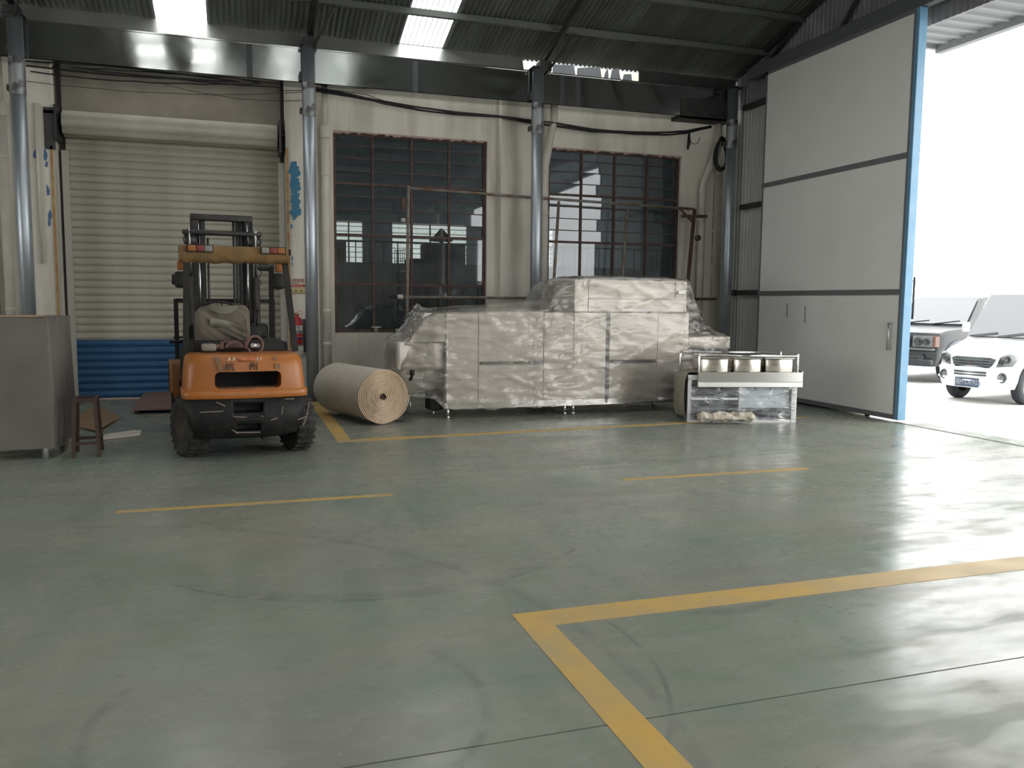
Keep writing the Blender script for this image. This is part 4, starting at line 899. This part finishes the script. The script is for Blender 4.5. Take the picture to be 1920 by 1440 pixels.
# ================================================================ STAINLESS BENCH WITH PANS
TB = empty('stainless_bench', (5.358, 9.209, 0), math.atan2(-.35, 1.36), label='low stainless cabinet bench with open shelf, in front of the wrapped machine', cat='bench')
M_dullst = mat('dull_stainless', (0.60, 0.60, 0.595), .38, .7, col2=(.52, .52, .52), scale=3)
MB().box((0, 0, 0), (.045, .04, .56)).build('post', M_dullst, TB); MB().box((1.34, 0, 0), (1.405, .04, .56)).build('post', M_dullst, TB)
MB().box((0, .5, 0), (.045, .54, .56)).build('post', M_dullst, TB); MB().box((1.34, .5, 0), (1.405, .54, .56)).build('post', M_dullst, TB)
MB().box((.045, .005, .0), (1.34, .54, .035)).build('bottom_shelf', M_dullst, TB)
MB().box((.0, .0, .535), (1.405, .54, .60)).build('bench_top', M_dullst, TB)
MB().box((.045, .01, .285), (.65, .5, .31)).build('middle_shelf', M_white, TB)
MB().box((.66, .01, .035), (.69, .5, .535)).build('divider', M_dullst, TB)
MB().box((.045, .52, .035), (1.34, .535, .535)).build('back_panel', mat('dark_back_panel', (0.20, 0.20, 0.215), .5, .3), TB)
MB().box((.03, .04, .035), (.045, .5, .535)).build('side_panel', M_dullst, TB); MB().box((1.36, .04, .035), (1.375, .5, .535)).build('side_panel', M_dullst, TB)
MB().box((.70, .06, .18), (1.33, .075, .53)).build('cupboard_door', mat('film_covered_panel', (0.55, 0.59, 0.62), .5, .2), TB)
for x in (.86, 1.05, 1.3): MB().beam((x, .055, .53), (x+.03, .055, .40), .01, .006).build('door_slot', M_steeld, TB)
def cover(u, v):
    y = .02+.50*u
    if v < .72: t = v/.72; return (-.022+.012*nz(y*6, t*5)-.02*math.sin(PI*t), y, .07+.50*t+.02*nz(y*4, 1))
    t = (v-.72)/.28; return (-.03+.30*t, y, .615+.018*math.sin(PI*t)+.012*nz(y*8, t*6, 3))
MB().grid(cover, 24, 24).build('end_cover', mat('beige_foam_cover', (0.42, 0.385, 0.31), .9, col2=(.34, .31, .25), scale=5, bump=.3, bscale=12), TB)
def tfilm(u, v):
    x = .02+1.36*u; z = .03+.50*v; return (x, -.012-.03*abs(nz(x*3+z*4, z*11-x*4, 5))-.02*(1-v)*abs(nz(x*3, 2, 8)), z)
MB().grid(tfilm, 50, 26).build('clear_film', see_through('clear_bench_film', (0.96, 0.97, 0.98), .22, (0.75, 0.79, 0.83), .10, 1.5, bump=.8, bscale=5, stretch=(.6, 1, 3.0), haze_var=.2, hscale=5), TB)
cbn = tag(MB().grid(lambda u, v: (lambda r, a: (.08+.74*u, -.135+.075*r*math.cos(a)*.9, .06+.055*r*math.sin(a)))(1+.55*nz(u*9, math.cos(2*PI*v)*1.5, math.sin(2*PI*v)*1.5)+.25*nz(u*26, math.cos(2*PI*v)*3, 5)-.6*max(0, abs(u-.5)*2-.88)/.12, 2*PI*v), 44, 20).build('cloth_bundle', mat('crumpled_paper_cloth', (0.50, 0.46, 0.38), .9, col2=(.32, .22, .16), scale=9, lo=.52, hi=.7, bump=.4, bscale=22)), 'crumpled beige cloth bundle lying at the foot of the stainless bench', 'cloth')
cbn.location = TB.location; cbn.rotation_euler = TB.rotation_euler; cbn.location += Vector((0, 0, .03))
RK = empty('pan_rack', (5.358, 9.209, .60), math.atan2(-.35, 1.36), label='polished steel rack holding three square pans on top of the bench', cat='rack')
def rz(z): return z-.60
bevel(MB().box((.10, -.06, rz(.605)), (1.44, .42, rz(.62))).build('tray', M_bright, RK), .003)
bevel(MB().box((.10, -.075, rz(.52)), (1.44, -.06, rz(.645))).build('front_apron', M_bright, RK), .003)
bevel(MB().box((.10, -.085, rz(.455)), (1.44, -.05, rz(.52))).build('front_lip', mat('satin_stainless', (0.8, 0.8, 0.79), .3, .7), RK), .006)
for x in (.10, 1.43): MB().box((x, -.075, rz(.46)), (x+.012, .42, rz(.66))).build('side_plate', M_bright, RK)
for x, y in ((.115, -.05), (1.375, -.05), (.0, .40), (1.33, .40)): MB().rbox((x-.012, y-.012, rz(.60)), (x+.012, y+.012, rz(.875)), .004).build('rail_post', M_bright, RK)
MB().cyl((.115, -.05, rz(.85)), (1.37, -.05, rz(.845)), .017).build('front_rail', M_bright, RK)
MB().cyl((.0, .40, rz(.865)), (1.22, .40, rz(.865)), .014).build('rear_rail', M_bright, RK)
MB().cyl((0.0, .40, rz(.86)), (.115, -.05, rz(.86)), .012).build('side_rail', M_bright, RK)
M_pan = mat('mirror_pan', (0.74, 0.69, 0.63), .13, .95, bump=.06, bscale=4)
for k2, (a, c) in enumerate(((.145, .49), (.567, .91), (.97, 1.32))):
    pn = empty('square_pan', (5.358, 9.209, .622), math.atan2(-.35, 1.36), label='square polished steel pan in the rack, %s of three' % ('leftmost', 'middle', 'rightmost')[k2], cat='pan', group='square pans in the steel rack')
    MB().rbox((a, -.045, .002), (c, .36, .19), .018, 3).build('pan_body', M_pan, pn)
    q = MB(); h = .19
    q.box((a-.014, -.056, h), (c+.014, -.02, h+.010)).box((a-.014, .34, h), (c+.014, .375, h+.010)).box((a-.014, -.02, h), (a+.02, .34, h+.010)).box((c-.02, -.02, h), (c+.014, .34, h+.010)).build('pan_rim', M_bright, pn)

# ================================================================ LEFT: COVERED CABINET, STOOL, BOARDS
M_cover = mat('grey_dust_cover', (0.155, 0.144, 0.124), .85, col2=(0.13, 0.12, 0.104), scale=2.5, bump=.15, bscale=9)
CV = empty('covered_cabinet', (-1.62, 8.6, 0), label='large cabinet on legs under a grey fabric dust cover at the left edge', cat='cabinet')
def cover_side(u, v):    # draped cover: front, corner and right side as one sheet; u runs along front then back along the side
    z = .10+1.21*v
    if u < .66: x = -1.7+1.68*(u/.66); y = 0; n_ = (0, -1)
    else: t = (u-.66)/.34; x = -.02+.02*math.sin(PI*t*.5); y = .95*t; n_ = (1, 0)
    d = .010*nz(x*3+5, y*3+z*2, 1)
    if u > .66:
        t = (u-.66)/.34
        d += .035*math.sin(PI*t)*(.2+.9*nz(y*5, z*3, 7))*(1-.4*v)+.018*max(0, math.sin(7*t+3*v))*(1-v*.3)
        z -= .05*math.sin(PI*t*.9)*max(0, .25-v)*4*.6
    else: d += .006*math.sin(x*9+z*4)
    if v < .03: z += .012*nz(x*6, y*9, 3)
    return (x+n_[0]*d, y+n_[1]*d, z)
cv = MB().grid(cover_side, 110, 40).grid(lambda u, v: (-1.7+1.70*u, .95*v, 1.31+.012*nz(u*5, v*4, 2)), 20, 16)
cv.build('dust_cover', M_cover, CV)
MB().box((-1.68, .03, .16), (-.04, .92, 1.29)).build('cabinet_body', M_dullst, CV)
MB().rbox((-1.3, .03, 1.312), (-.13, .5, 1.325), .004).build('cardboard_sheet', mat('cardboard', (0.33, 0.24, 0.15), .9), CV)
for x in (-.10, -1.6):
    for y in (.05, .85): MB().cyl((x, y, 0), (x, y, .18), .026, seg=14).build('leg', mat('grey_leg', (0.42, 0.42, 0.42), .4, .5), CV)
M_wood = mat('dark_stool_wood', (0.035, 0.017, 0.011), .6, col2=(0.06, 0.03, 0.019), scale=5, stretch=(4, 4, 1))
ST = empty('wooden_stool', (-1.385, 8.8, 0), math.radians(4), label='small dark wooden stool without a seat board beside the covered cabinet', cat='stool')
b0, t0, H = (.11, .19), (.085, .135), .545
for sx in (-1, 1):
    for sy in (-1, 1): MB().beam((sx*b0[0], sy*b0[1], 0), (sx*t0[0], sy*t0[1], H-.02), .032, .032).build('leg', M_wood, ST)
for sy in (-1, 1):
    MB().beam((-t0[0]-.02, sy*t0[1], H-.015), (t0[0]+.02, sy*t0[1], H-.015), .036, .032).build('seat_rail', M_wood, ST)
    MB().beam((-.105, sy*.178, .13), (.105, sy*.178, .13), .02, .03).build('stretcher', M_wood, ST)
for sx in (-1, 1):
    MB().beam((sx*t0[0], -t0[1]-.02, H-.012), (sx*t0[0], t0[1]+.02, H-.012), .036, .032).build('seat_rail', M_wood, ST)
    MB().beam((sx*.104, -.175, .165), (sx*.104, .175, .165), .02, .03).build('stretcher', M_wood, ST)
def board(name, pts, th, m, lab, cat, lift=None):
    a = Vector(pts[0]); q = MB(); n = len(pts)
    vs = [Vector(p)-a for p in pts]; q.add([*vs, *[v+Vector((0, 0, th)) for v in vs]], [tuple(range(n))[::-1], tuple(range(n, 2*n))]+[(i, (i+1) % n, n+(i+1) % n, n+i) for i in range(n)])
    o = q.build(name, m); o.location = a; tag(o, lab, cat); return o
M_ply = mat('thin_plywood', (0.22, 0.145, 0.075), .8, col2=(0.17, 0.115, 0.06), scale=3, stretch=(1, 6, 1))
board('plywood_sheet', [(-1.95, 10.9, .0), (-1.50, 10.15, .02), (-1.40, 11.35, .0), (-1.85, 12.6, .02)], .012, M_ply, 'thin tan plywood sheet lying on the floor behind the stool', 'board')
board('white_board_offcut', [(-1.37, 9.60, .004), (-1.03, 9.83, .004), (-1.03, 9.96, .02), (-1.10, 10.0, .02), (-1.38, 9.82, .012)], .02, mat('white_board', (0.50, 0.47, 0.41), .8), 'narrow white board offcut lying on the floor right of the stool', 'board')
rp = empty('steel_ramp_plate', (-.8, 12.4, 0), label='reddish brown steel plate propped at the foot of the shutter behind the forklift', cat='plate')
MB().add([(-.5, -.75, .05), (.9, -.75, .05), (.9, .75, .10), (-.5, .75, .10), (-.5, -.75, .08), (.9, -.75, .08), (.9, .75, .13), (-.5, .75, .13)], [(3,2,1,0),(4,5,6,7),(0,1,5,4),(1,2,6,5),(2,3,7,6),(3,0,4,7)]).build('plate', mat('red_oxide_plate', (0.17, 0.10, 0.08), .6, col2=(.13, .085, .07), scale=3), rp)
for x in (-.45, .85): MB().box((x-.03, -.7, 0), (x+.03, .7, .06)).build('bearer', M_black, rp)

# window sill clutter
for nm, x, m, lab in (('spool', 2.085, M_pvc, 'white flanged spool standing on the sill of the left window'), ):
    s_ = tag(MB().lathe([(0, 0), (.035, 0), (.035, .07), (.075, .075), (.075, .095), (0, .095)], (0, 0, 0), 'Z', 18).build('white_spool', m), lab, 'spool'); s_.location = (x, 13.16+.04, .985); s_.location.y = 13.20
cu = empty('green_cup', (2.43, 13.20, .985), label='small pale green cup on the sill of the left window', cat='cup')
MB().lathe([(0, .005), (.035, .0), (.04, .03), (.045, .06), (.038, .06), (.034, .01), (0, .01)], (0, 0, 0), 'Z', 18).build('cup_body', mat('pale_green_cup', (0.33, 0.42, 0.20), .5), cu)

# ================================================================ SILHOUETTES IN THE ROOM BEHIND
bm_ = empty('hooded_machine', (3.95, 16.4, 0), label='tall dark cabinet with a conical cap standing in the room behind the left window', cat='machine')
MB().rbox((-.42, -.3, 0), (.36, .3, 2.62), .03).build('cabinet', M_dark, bm_)
MB().lathe([(0, 2.92), (.02, 2.92), (.22, 2.70), (.22, 2.67), (0, 2.67)], (-.05, 0, 0), 'Z', 20).cyl((-.05, 0, 2.6), (-.05, 0, 2.7), .04).build('conical_cap', M_dark, bm_)
MB().box((-.75, -.2, 1.0), (-.42, .2, 2.3)).build('side_duct', M_dark, bm_)
wb = empty('wire_basket', (2.85, 15.0, 2.0), label='white wire basket hanging in the room behind the left window', cat='basket')
M_wire = mat('white_wire', (0.7, 0.68, 0.62), .5)
for i in range(9): MB().cyl((-.14+.035*i, 0, .0), (-.14+.035*i, 0, .38), .006, seg=5).build('wire', M_wire, wb)
for z in (0, .19, .38): MB().cyl((-.15, 0, z), (.15, 0, z+.02), .008, seg=5).build('wire_band', M_wire, wb)
dk = empty('dark_locker', (2.05, 16.5, 0), label='dark narrow locker standing behind the lower left panes of the left window', cat='locker')
MB().rbox((-.35, -.25, 0), (-.04, .25, 2.62), .02).build('locker_body', M_dark, dk); MB().box((-.3, -.265, .1), (-.09, -.25, 2.45)).build('locker_door', M_black, dk)
fn = empty('pedestal_fan', (2.75, 14.2, 0), label='pedestal fan with a round guard behind the left window', cat='fan')
MB().cyl((0, 0, 0), (0, 0, 1.2), .02).build('stand', M_dark, fn); MB().lathe([(0, 0), (.2, .0), (.2, .03), (0, .05)], (0, 0, 0), 'Z', 20).build('base', M_dark, fn)
for r_ in (.05, .11, .17, .22): MB().tube([(r_*math.cos(2*PI*i/24), -.05, 1.3+r_*math.sin(2*PI*i/24)) for i in range(24)], .005, 5, closed=True).build('guard_ring', M_wire, fn)
MB().cyl((0, -.04, 1.3), (0, .12, 1.3), .06).build('fan_motor', M_dark, fn)
for k2 in range(3): MB().prism([(0, 0), (.16, .03), (.15, .10), (.02, .04)], -.03, -.025).xf(Matrix.Translation((0, 0, 1.3)) @ Matrix.Rotation(2*PI*k2/3, 4, 'Y')).build('fan_blade', M_wire, fn)
# ================================================================ VEHICLES OUTSIDE  (local: y forward = nose, x to the vehicle's left... nose at y = 0)
M_vglass = mat('car_glass', (0.10, 0.11, 0.12), .05, spec=.8)
M_lens = mat('headlamp_lens', (0.17, 0.18, 0.185), .15)
M_grille = mat('grey_plastic', (0.04, 0.048, 0.055), .5)
M_rimv = mat('wheel_silver', (0.12, 0.12, 0.12), .35, .6)
M_tyrev = mat('dusty_tyre', (0.024, 0.027, 0.031), .8)
def car_body(name, prof, hw, bow, root, m, wells=(), inset=.05):
    # prof: (y, z, half width) up the nose, over the roof, down the tail; the strip across is bowed in plan
    us = [-1, -.985, -.94, -.8, -.5, 0, .5, .8, .94, .985, 1]; ins = [1, .45, .12, .0, 0, 0, 0, .0, .12, .45, 1]
    cy = sum(p[0] for p in prof)/len(prof); cz = sum(p[1] for p in prof)/len(prof)
    n = len(us); vs = []
    for (y, z, h) in prof:
        d = Vector((cy-y, cz-z)); d.normalize()
        for u, i in zip(us, ins):
            f = max(0, min(1, 1-(-y)/1.4)) if y > -1.4 else 0
            vs.append((u*h, y-bow*f*u*u+d.x*inset*i, z+d.y*inset*i))
    fs = []
    m_ = len(prof)
    for i in range(m_):
        j = (i+1) % m_
        for k2 in range(n-1): fs.append((i*n+k2, j*n+k2, j*n+k2+1, i*n+k2+1))
    fs += [tuple(i*n for i in range(m_)), tuple(i*n+n-1 for i in range(m_))[::-1]]
    o = MB().add(vs, fs, True).build(name, m, root)
    if wells: cut(o, [MB().cyl((sx*(hw-.28), y, r), (sx*(hw+.2), y, r), rr, seg=28) for (y, r, rr) in wells for sx in (-1, 1)])
    for p in o.data.polygons: p.use_smooth = True
    o.modifiers.new('es', 'EDGE_SPLIT').split_angle = math.radians(32)
    return o
def car_wheel(root, x, y, r, wd):
    t = empty('wheel', (x, y, r)); t.parent = root; h = wd/2; s = 1 if x > 0 else -1
    MB().lathe([(r*.6, -h*.9), (r*.8, -h), (r*.95, -h*.9), (r, -h*.6), (r, h*.6), (r*.95, h*.9), (r*.8, h), (r*.6, h*.9)], (0, 0, 0), 'X', 32).build('tyre', M_tyrev, t)
    MB().lathe([(0, s*h*.5), (r*.15, s*h*.55), (r*.45, s*h*.45), (r*.58, s*h*.85), (r*.62, s*h*.9), (r*.62, -s*h*.5)], (0, 0, 0), 'X', 28).build('wheel_disc', M_rimv, t)
    for k2 in range(5): MB().lathe([(0, s*h*.56), (r*.05, s*h*.56)], (0, r*.3*math.cos(k2*2*PI/5), r*.3*math.sin(k2*2*PI/5)), 'X', 8).build('wheel_nut', M_dark, t)
def ell(cx, cz, a, b, n=20, sq=1.0, rot=0.0):
    out = []
    for i in range(n):
        t = 2*PI*i/n; x, z = a*math.copysign(abs(math.cos(t))**sq, math.cos(t)), b*math.copysign(abs(math.sin(t))**sq, math.sin(t))
        out.append((cx+x*math.cos(rot)-z*math.sin(rot), cz+x*math.sin(rot)+z*math.cos(rot)))
    return out
# ---- white minivan
M_vw = mat('van_white', (0.80, 0.82, 0.83), .25, coat=.6)
VA = math.radians(12)
VAN = empty('white_minivan', (11.45, 10.25, -.02), math.atan2(math.cos(VA), -math.sin(VA))*0+PI/2+VA, label='white minivan with a blue number plate parked outside the door', cat='car')
# nose at +y local: y measured from the front axle, nose at y=+.62
NY = .62; VAN.scale = (.86, 1, 1)
vprof = [(-.02, .24, .66), (.0, .34, .70), (.0, .50, .715), (-.04, .58, .715), (-.07, .70, .70), (-.12, .78, .685), (-.28, .85, .68), (-.62, .95, .67), (-.72, .98, .67), (-1.30, 1.72, .60), (-1.5, 1.80, .58), (-2.4, 1.86, .58), (-3.55, 1.82, .58), (-3.72, 1.6, .60), (-3.78, 1.0, .70), (-3.78, .35, .70), (-3.6, .26, .68), (-2.0, .22, .68), (-.6, .22, .68)]
vb = car_body('body', vprof, .70, .17, VAN, M_vw, wells=((-.62, .29, .345), (-3.0, .29, .345)), inset=.06); vb.location = (0, NY, 0)
def vz(o): o.location = (0, NY, 0); return o
def front_face(poly, y, bow, dep, name, m, root=VAN, parent=None):   # a plate following the bowed nose
    q = MB(); n = len(poly); vs = [(x, y-bow*(x/.7)**2+.012, z) for x, z in poly]+[(x, y-bow*(x/.7)**2-dep, z) for x, z in poly]
    c1 = (sum(p[0] for p in poly)/n, sum(p[1] for p in poly)/n); 
    vs.append((c1[0], y-bow*(c1[0]/.7)**2+.02, c1[1])); 
    q.add(vs, [(i, (i+1) % n, 2*n) for i in range(n)]+[(i, n+i, n+(i+1) % n, (i+1) % n) for i in range(n)], True)
    o = q.build(name, m, parent or root)
    if parent is None: o.location = (0, NY, 0)
    return o
front_face([(-.36, .60), (-.30, .55), (.30, .55), (.36, .60), (.40, .695), (.30, .72), (-.30, .72), (-.40, .695)], -.045, .17, .05, 'grille', M_grille)
for z in (.595, .635, .675): MB().tube([(x, NY-.012-.17*(x/.7)**2-(z-.59)*.25, z) for x in [-.34+.068*i for i in range(11)]], .008, 6).build('grille_slat', mat('pale_slat', (0.09, 0.10, 0.11), .4), VAN)
inst('emblem', MB().prism(ell(0, 0, .055, .03, 12), -.006, .006).mesh('emblem', mat('van_emblem', (0.07, 0.055, 0.06), .3, .5)), VAN, (0, NY-.02, .635))
for s in (-1, 1):
    hl = front_face([(s*x, z) for x, z in ((.42, .58), (.56, .57), (.655, .60), (.69, .68), (.66, .77), (.58, .79), (.47, .73))][::s], -.050, .17, .08, 'headlamp', M_lens)
    for cx, cz, r_ in ((.50, .66, .045), (.59, .70, .05)): MB().lathe([(0, .0), (r_*.6, .004), (r_, .018), (r_*1.1, .018)], (s*cx, -.030-.17*(cx/.7)**2, cz), 'Y', 16).build('reflector', mat('lamp_grey', (0.045, 0.048, 0.05), .2, .3), hl)
    fg = MB().lathe([(.075, -.02), (.075, .015), (.06, .02), (.055, .0), (0, .0)], (s*.54, NY-.095, .42), 'Y', 18).build('fog_lamp', M_grille, VAN)
    MB().lathe([(.05, .0), (.045, .012), (0, .016)], (s*.54, NY-.095, .42), 'Y', 18).build('lens', M_lens, fg)
for z in (.445, .485): front_face([(-.29, z-.012), (.29, z-.012), (.30, z+.012), (-.30, z+.012)], .0, .17, .03, 'lower_intake', M_grille)
bp_ = MB().tube([(x, NY+.015-.17*(x/.7)**2-(.05 if abs(x) > .66 else 0), .535) for x in [-.7+.07*i for i in range(21)]], .028, 8).build('bumper_moulding', M_vw, VAN)
MB().tube([(x, NY+.005-.17*(x/.7)**2, .36+.03*(abs(x)/.7)**2) for x in [-.68+.068*i for i in range(21)]], .022, 8).build('bumper_lower_edge', M_vw, VAN)
pl = empty('number_plate', (0.02, NY+.012, .325)); pl.parent = VAN
MB().rbox((-.22, -.01, -.07), (.22, .01, .07), .008).build('plate', mat('plate_blue', (0.05, 0.075, 0.125), .4), pl)
tm = text_mesh('湘M CX792', .105, mat('plate_letter', (0.35, 0.37, 0.40), .4), squeeze=.80); tm.transform(Matrix.Rotation(PI, 4, 'Z')); inst('lettering', tm, pl, (0, .012, 0))
ws = MB().add([(-.58, -.735, 1.01), (.58, -.735, 1.01), (.53, -1.27, 1.69), (-.53, -1.27, 1.69)], [(0, 1, 2, 3)]).add([(-.58, -.72, 1.025), (.58, -.72, 1.025), (.53, -1.255, 1.705), (-.53, -1.255, 1.705)], [(3, 2, 1, 0)]).build('windscreen', M_vglass, VAN); ws.location = (0, NY, 0)
for x0, x1 in ((.50, .02), (-.02, -.46)): MB().beam((x0, NY-.70, 1.03), (x1, NY-.75, 1.09), .018, .015).build('wiper', M_grille, VAN)
for s in (-1, 1):
    for a, c in ((-1.45, -2.2), (-2.3, -3.3)): MB().box((s*.585-.012, NY+c, 1.15), (s*.60+.012, NY+a, 1.62)).build('side_window', M_vglass, VAN)
    MB().rbox((s*.78-.06, NY-1.0, 1.08), (s*.78+.06, NY-.92, 1.24), .02).build('wing_mirror', M_vw, VAN)
    car_wheel(VAN, s*.61, 0, .29, .17); car_wheel(VAN, s*.61, -2.38, .29, .17)
# ---- dark 4x4
M_suv = mat('suv_dark', (0.018, 0.021, 0.025), .35, coat=.15)
M_suvl = mat('suv_lower', (0.024, 0.027, 0.032), .5)
SVA = math.radians(14)
SUV = empty('dark_offroad_car', (13.21, 13.72, -.02), PI/2+SVA, label='dark boxy off-road car partly hidden behind the sliding door edge', cat='car')
SN = .85; SUV.scale = (1, 1, .92)
sprof = [(-.03, .36, .88), (.0, .46, .90), (.0, .68, .92), (-.04, .72, .92), (-.06, 1.0, .92), (-.10, 1.07, .91), (-.35, 1.12, .90), (-1.25, 1.18, .88), (-1.35, 1.20, .88), (-1.95, 1.80, .74), (-2.1, 1.86, .72), (-4.4, 1.90, .72), (-4.6, 1.7, .78), (-4.7, 1.1, .92), (-4.72, .45, .90), (-4.5, .36, .88), (-2.5, .34, .88), (-.6, .34, .88)]
sb_ = car_body('body', sprof, .92, .10, SUV, M_suv, wells=((-.85, .37, .46), (-3.73, .37, .46)), inset=.05); sb_.location = (0, SN, 0)
def sv(x, z): return SN-.10*x*x+.01
MB().box((-.42, SN-.05, .80), (.42, SN+.0, 1.0)).build('grille', M_grille, SUV)
for z in (.83, .885, .94):
    for x in (-.3, -.1, .1, .3): MB().rbox((x-.085, SN-.005, z-.014), (x+.085, SN+.02, z+.014), .005).build('grille_bar', mat('bright_grille', (0.08, 0.085, 0.09), .3, .3), SUV)
for s in (-1, 1):
    h = MB().box((s*.67-.20, SN-.15, .77), (s*.67+.20, SN-.05, 1.01)).build('headlamp', M_lens, SUV)
    for cx, r_ in ((.59, .085), (.76, .07)): MB().lathe([(r_, -.03), (r_*1.0, .03), (r_*.8, .035), (r_*.6, .01), (0, .0)], (s*cx, SN-.05, .89), 'Y', 18).build('lamp_ring', mat('lamp_grey', (0.045, 0.048, 0.05), .2, .3), h)
    MB().box((s*.895-.03, SN-.20, .78), (s*.895+.03, SN-.06, 1.0)).build('indicator', mat('orange_lens', (0.14, 0.06, 0.04), .3), SUV)
    MB().lathe([(.055, -.02), (.055, .02), (.035, .02), (.03, .0), (0, 0)], (s*.68, SN-.02, .55), 'Y', 16).build('fog_lamp', M_grille, SUV)
    arch = [(.85+.50*math.cos(math.radians(t)), .37+.50*math.sin(math.radians(t))) for t in range(0, 181, 15)]
    MB().tube([(s*.92, SN-.85-(y-.85), z) for y, z in arch], .045, 8).build('wheel_arch', mat('arch_grey', (0.07, 0.08, 0.095), .5), SUV)
    car_wheel(SUV, s*.80, 0, .37, .24); car_wheel(SUV, s*.80, -2.88, .37, .24)
    for a, c in ((-2.0, -3.0), (-3.1, -4.2)): MB().box((s*.74-.012, SN+c, 1.25), (s*.76+.012, SN+a, 1.72)).build('side_window', M_vglass, SUV)
    MB().rbox((s*1.0-.08, SN-1.75, 1.15), (s*1.0+.08, SN-1.65, 1.32), .03).build('wing_mirror', M_suv, SUV)
MB().rbox((-.90, SN-.12, .70), (.90, SN+.02, .745), .012).build('bumper_chrome_strip', mat('pale_strip', (0.09, 0.09, 0.10), .3), SUV)
MB().rbox((-.88, SN-.14, .38), (.88, SN+.015, .52), .03).build('lower_bumper', M_suvl, SUV)
MB().add([(-.76, -1.37, 1.225), (.76, -1.37, 1.225), (.66, -1.93, 1.785), (-.66, -1.93, 1.785)], [(0, 1, 2, 3)]).add([(-.76, -1.355, 1.24), (.76, -1.355, 1.24), (.66, -1.915, 1.80), (-.66, -1.915, 1.80)], [(3, 2, 1, 0)]).build('windscreen', M_vglass, SUV).location = (0, SN, 0)
for x0, x1 in ((.62, .05), (-.02, -.6)): MB().beam((x0, SN-1.33, 1.225), (x1, SN-1.42, 1.31), .02, .02).build('wiper', M_grille, SUV)
